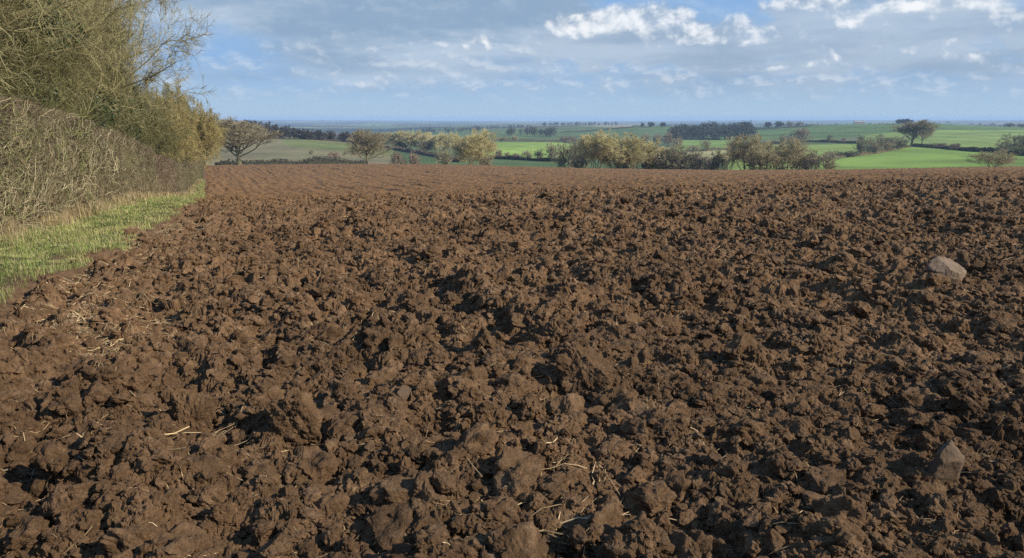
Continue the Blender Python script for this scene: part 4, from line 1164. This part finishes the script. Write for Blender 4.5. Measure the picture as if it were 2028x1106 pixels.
def make_sky():
    w = bpy.data.worlds.new('World'); scene.world = w; w.use_nodes = True
    nt = w.node_tree; X.nt = nt
    bg = nt.nodes['Background']; bg.inputs['Strength'].default_value = SKY_S
    tc = nt.nodes.new('ShaderNodeTexCoord'); sp = nt.nodes.new('ShaderNodeSeparateXYZ'); nt.links.new(tc.outputs['Generated'], sp.inputs[0])
    x, y, z0 = (X(sp.outputs[i]) for i in range(3))
    z = X.op('MAXIMUM', z0, .004)
    cb = nt.nodes.new('ShaderNodeCombineXYZ')
    for i, q in enumerate((x, y, X.op('MAXIMUM', z0, .03))): nt.links.new(q.s, cb.inputs[i])
    sky = nt.nodes.new('ShaderNodeTexSky'); sky.sky_type = 'NISHITA'; sky.sun_disc = False
    sky.sun_elevation = SUN_EL; sky.sun_rotation = SUN_AZ; sky.air_density = 1.1; sky.dust_density = .6; sky.ozone_density = 2.
    nt.links.new(cb.outputs[0], sky.inputs[0])
    az = X.op('ARCTAN2', x, y) * (180 / pi); el = X.op('ARCSINE', z) * (180 / pi)
    k = .80 / SKY_S
    def col(c): return tuple(t * k for t in c)
    deg_el = lambda ua, va: math.degrees(math.atan(-float(tan_dep(float(az_of(ua, va)), va))))
    def g(ua, va, su, sv, amp, A=None, E=None):
        dx = ((A or az) - math.degrees(float(az_of(ua, va)))) * (27. / su); dy = ((E or el) - deg_el(ua, va)) * (27. / sv)
        return X.op('EXPONENT', (dx * dx + dy * dy) * -1.) * amp
    # clear air: deep blue above, whitening towards the horizon
    blue = mix(nt, .6, sky.outputs[0], col((.145, .36, .80)))
    base = mix(nt, (1 - sstep(1., 16., el)).s, blue, col((.265, .455, .745)))
    base = mix(nt, (1 - sstep(0., 4.2, el)).s, base, col((.410, .565, .720)))
    # broad grey blue banks, bent by a slow drift
    wa = fnoise(az, el * 2., .06, 3, .5, 1.7); wb = fnoise(az, el * 2., .07, 3, .5, 5.2)
    A1, E1 = az + (wa - .5) * 9., el + (wb - .5) * 2.6
    n1 = fnoise(A1 * .055, E1 * .24, 1., 6, .52, 2.7)
    sheet = n1
    for a in [(900, 10, 380, 60, .22), (640, 50, 220, 70, .12), (1050, 100, 300, 40, .10), (1780, 70, 330, 60, .07), (1292, 12, 110, 30, -.60), (1450, 8, 60, 18, -.35), (420, 90, 120, 70, -.10), (1230, 225, 1100, 24, -.25)]:
        sheet = sheet + g(*a)
    a1 = sstep(.34, .62, sheet) * sstep(.5, 3.6, el) * (1 - sstep(11., 24., el) * .75)
    tone = fnoise(A1 * .10, E1 * .50, 1., 7, .58, 9.3) + g(880, 12, 380, 46, -.36) + g(870, 100, 110, 22, .14) + g(1000, 60, 200, 12, .04) + g(560, 10, 130, 20, .10) + g(1500, 110, 120, 24, -.10)
    gray = mix(nt, sstep(.30, .70, tone).s, col((.275, .390, .535)), col((.510, .615, .735)))
    out = mix(nt, (a1 * .88).s, base, gray)
    # low ranks of small soft clouds seen nearly edge on
    r1 = fnoise(az, el * 1.9 + (wa - .5) * 2., .50, 7, .58, 4.4)
    r2 = fnoise(az + .32, (el + .30) * 1.9 + (wa - .5) * 2., .50, 7, .58, 4.4)
    band = sstep(.8, 2.2, el) * (1 - sstep(4.6, 6.6, el)) + sstep(5., 7.5, el) * .35 * (1 - sstep(11., 24., el))
    ra = sstep(.36, .76, r1 + sstep(-10., 30., az) * .06) * band
    out = mix(nt, (ra * .62).s, out, mix(nt, sstep(-.03, .12, r1 - r2).s, col((.42, .52, .65)), col((.66, .73, .81))))
    # heaped cumulus, grey bodies and sunlit tops
    CU = [(1150, 80, 76, 28, .58), (1215, 56, 64, 34, .64), (1335, 50, 58, 44, .66), (1250, 94, 160, 28, .50), (1400, 100, 110, 26, .22), (1560, 12, 52, 20, .52), (1520, 80, 120, 30, .32), (1690, 50, 90, 30, .34), (1875, 10, 80, 26, .46), (1810, 75, 190, 36, .36), (1970, 60, 120, 40, .34),
          (868, 98, 84, 16, .34), (732, 168, 30, 13, .44), (1178, 135, 34, 11, .38), (1385, 138, 52, 12, .40), (1500, 142, 60, 10, .36), (1590, 134, 46, 11, .40), (1640, 120, 34, 15, .46), (1805, 112, 52, 15, .42), (1930, 128, 54, 16, .40)]
    def dens(dx, dy):
        A, E = az + dx, el + dy
        n = fnoise(A, E * 1.25, .40, 8, .54, 1.3, .2)
        s = (n - .5) * 1.55
        for a in CU: s = s + g(a[0], a[1], a[2] * 1.25, a[3] * 1.25, a[4], A, E)
        return s
    d0 = dens(0, 0); d1 = dens(.22, .50)
    am = sstep(.20, .52, d0) * sstep(.3, 1.4, el)
    lit = sstep(.06, .44, d0 - d1)
    c = mix(nt, lit.s, mix(nt, .35, gray, col((.40, .50, .64))), col((.95, .965, .985)))
    out = mix(nt, (am * .88).s, out, c)
    nt.links.new(out, bg.inputs['Color'])
    w.cycles.sampling_method = 'MANUAL'; w.cycles.sample_map_resolution = 512
make_sky()

sun = bpy.data.lights.new('sun', 'SUN'); sun.energy = SUN_E; sun.angle = radians(.53); sun.color = (1.0, .91, .77)
so = bpy.data.objects.new('sun', sun); COL.objects.link(so)
from mathutils import Vector
sd = Vector((sin(SUN_AZ) * cos(SUN_EL), cos(SUN_AZ) * cos(SUN_EL), sin(SUN_EL)))
so.rotation_euler = sd.to_track_quat('Z', 'Y').to_euler(); so.location = (60, -30, 50)

cam = bpy.data.cameras.new('camera'); co = bpy.data.objects.new('camera', cam); COL.objects.link(co)
co.location = (0, 0, EYE); co.rotation_euler = (pi / 2 - PITCH, 0, 0)
cam.sensor_fit = 'HORIZONTAL'; cam.sensor_width = 36; cam.lens = 36 * F / W; cam.clip_start = .1; cam.clip_end = 40000
scene.camera = co
scene.view_settings.view_transform = 'Standard'; scene.view_settings.look = 'None'; scene.view_settings.exposure = .36; scene.view_settings.gamma = 1
scene.view_settings.use_curve_mapping = False
scene.cycles.max_bounces = 5; scene.cycles.diffuse_bounces = 3; scene.cycles.volume_bounces = 1; scene.cycles.transparent_max_bounces = 8
scene.cycles.use_denoising = False
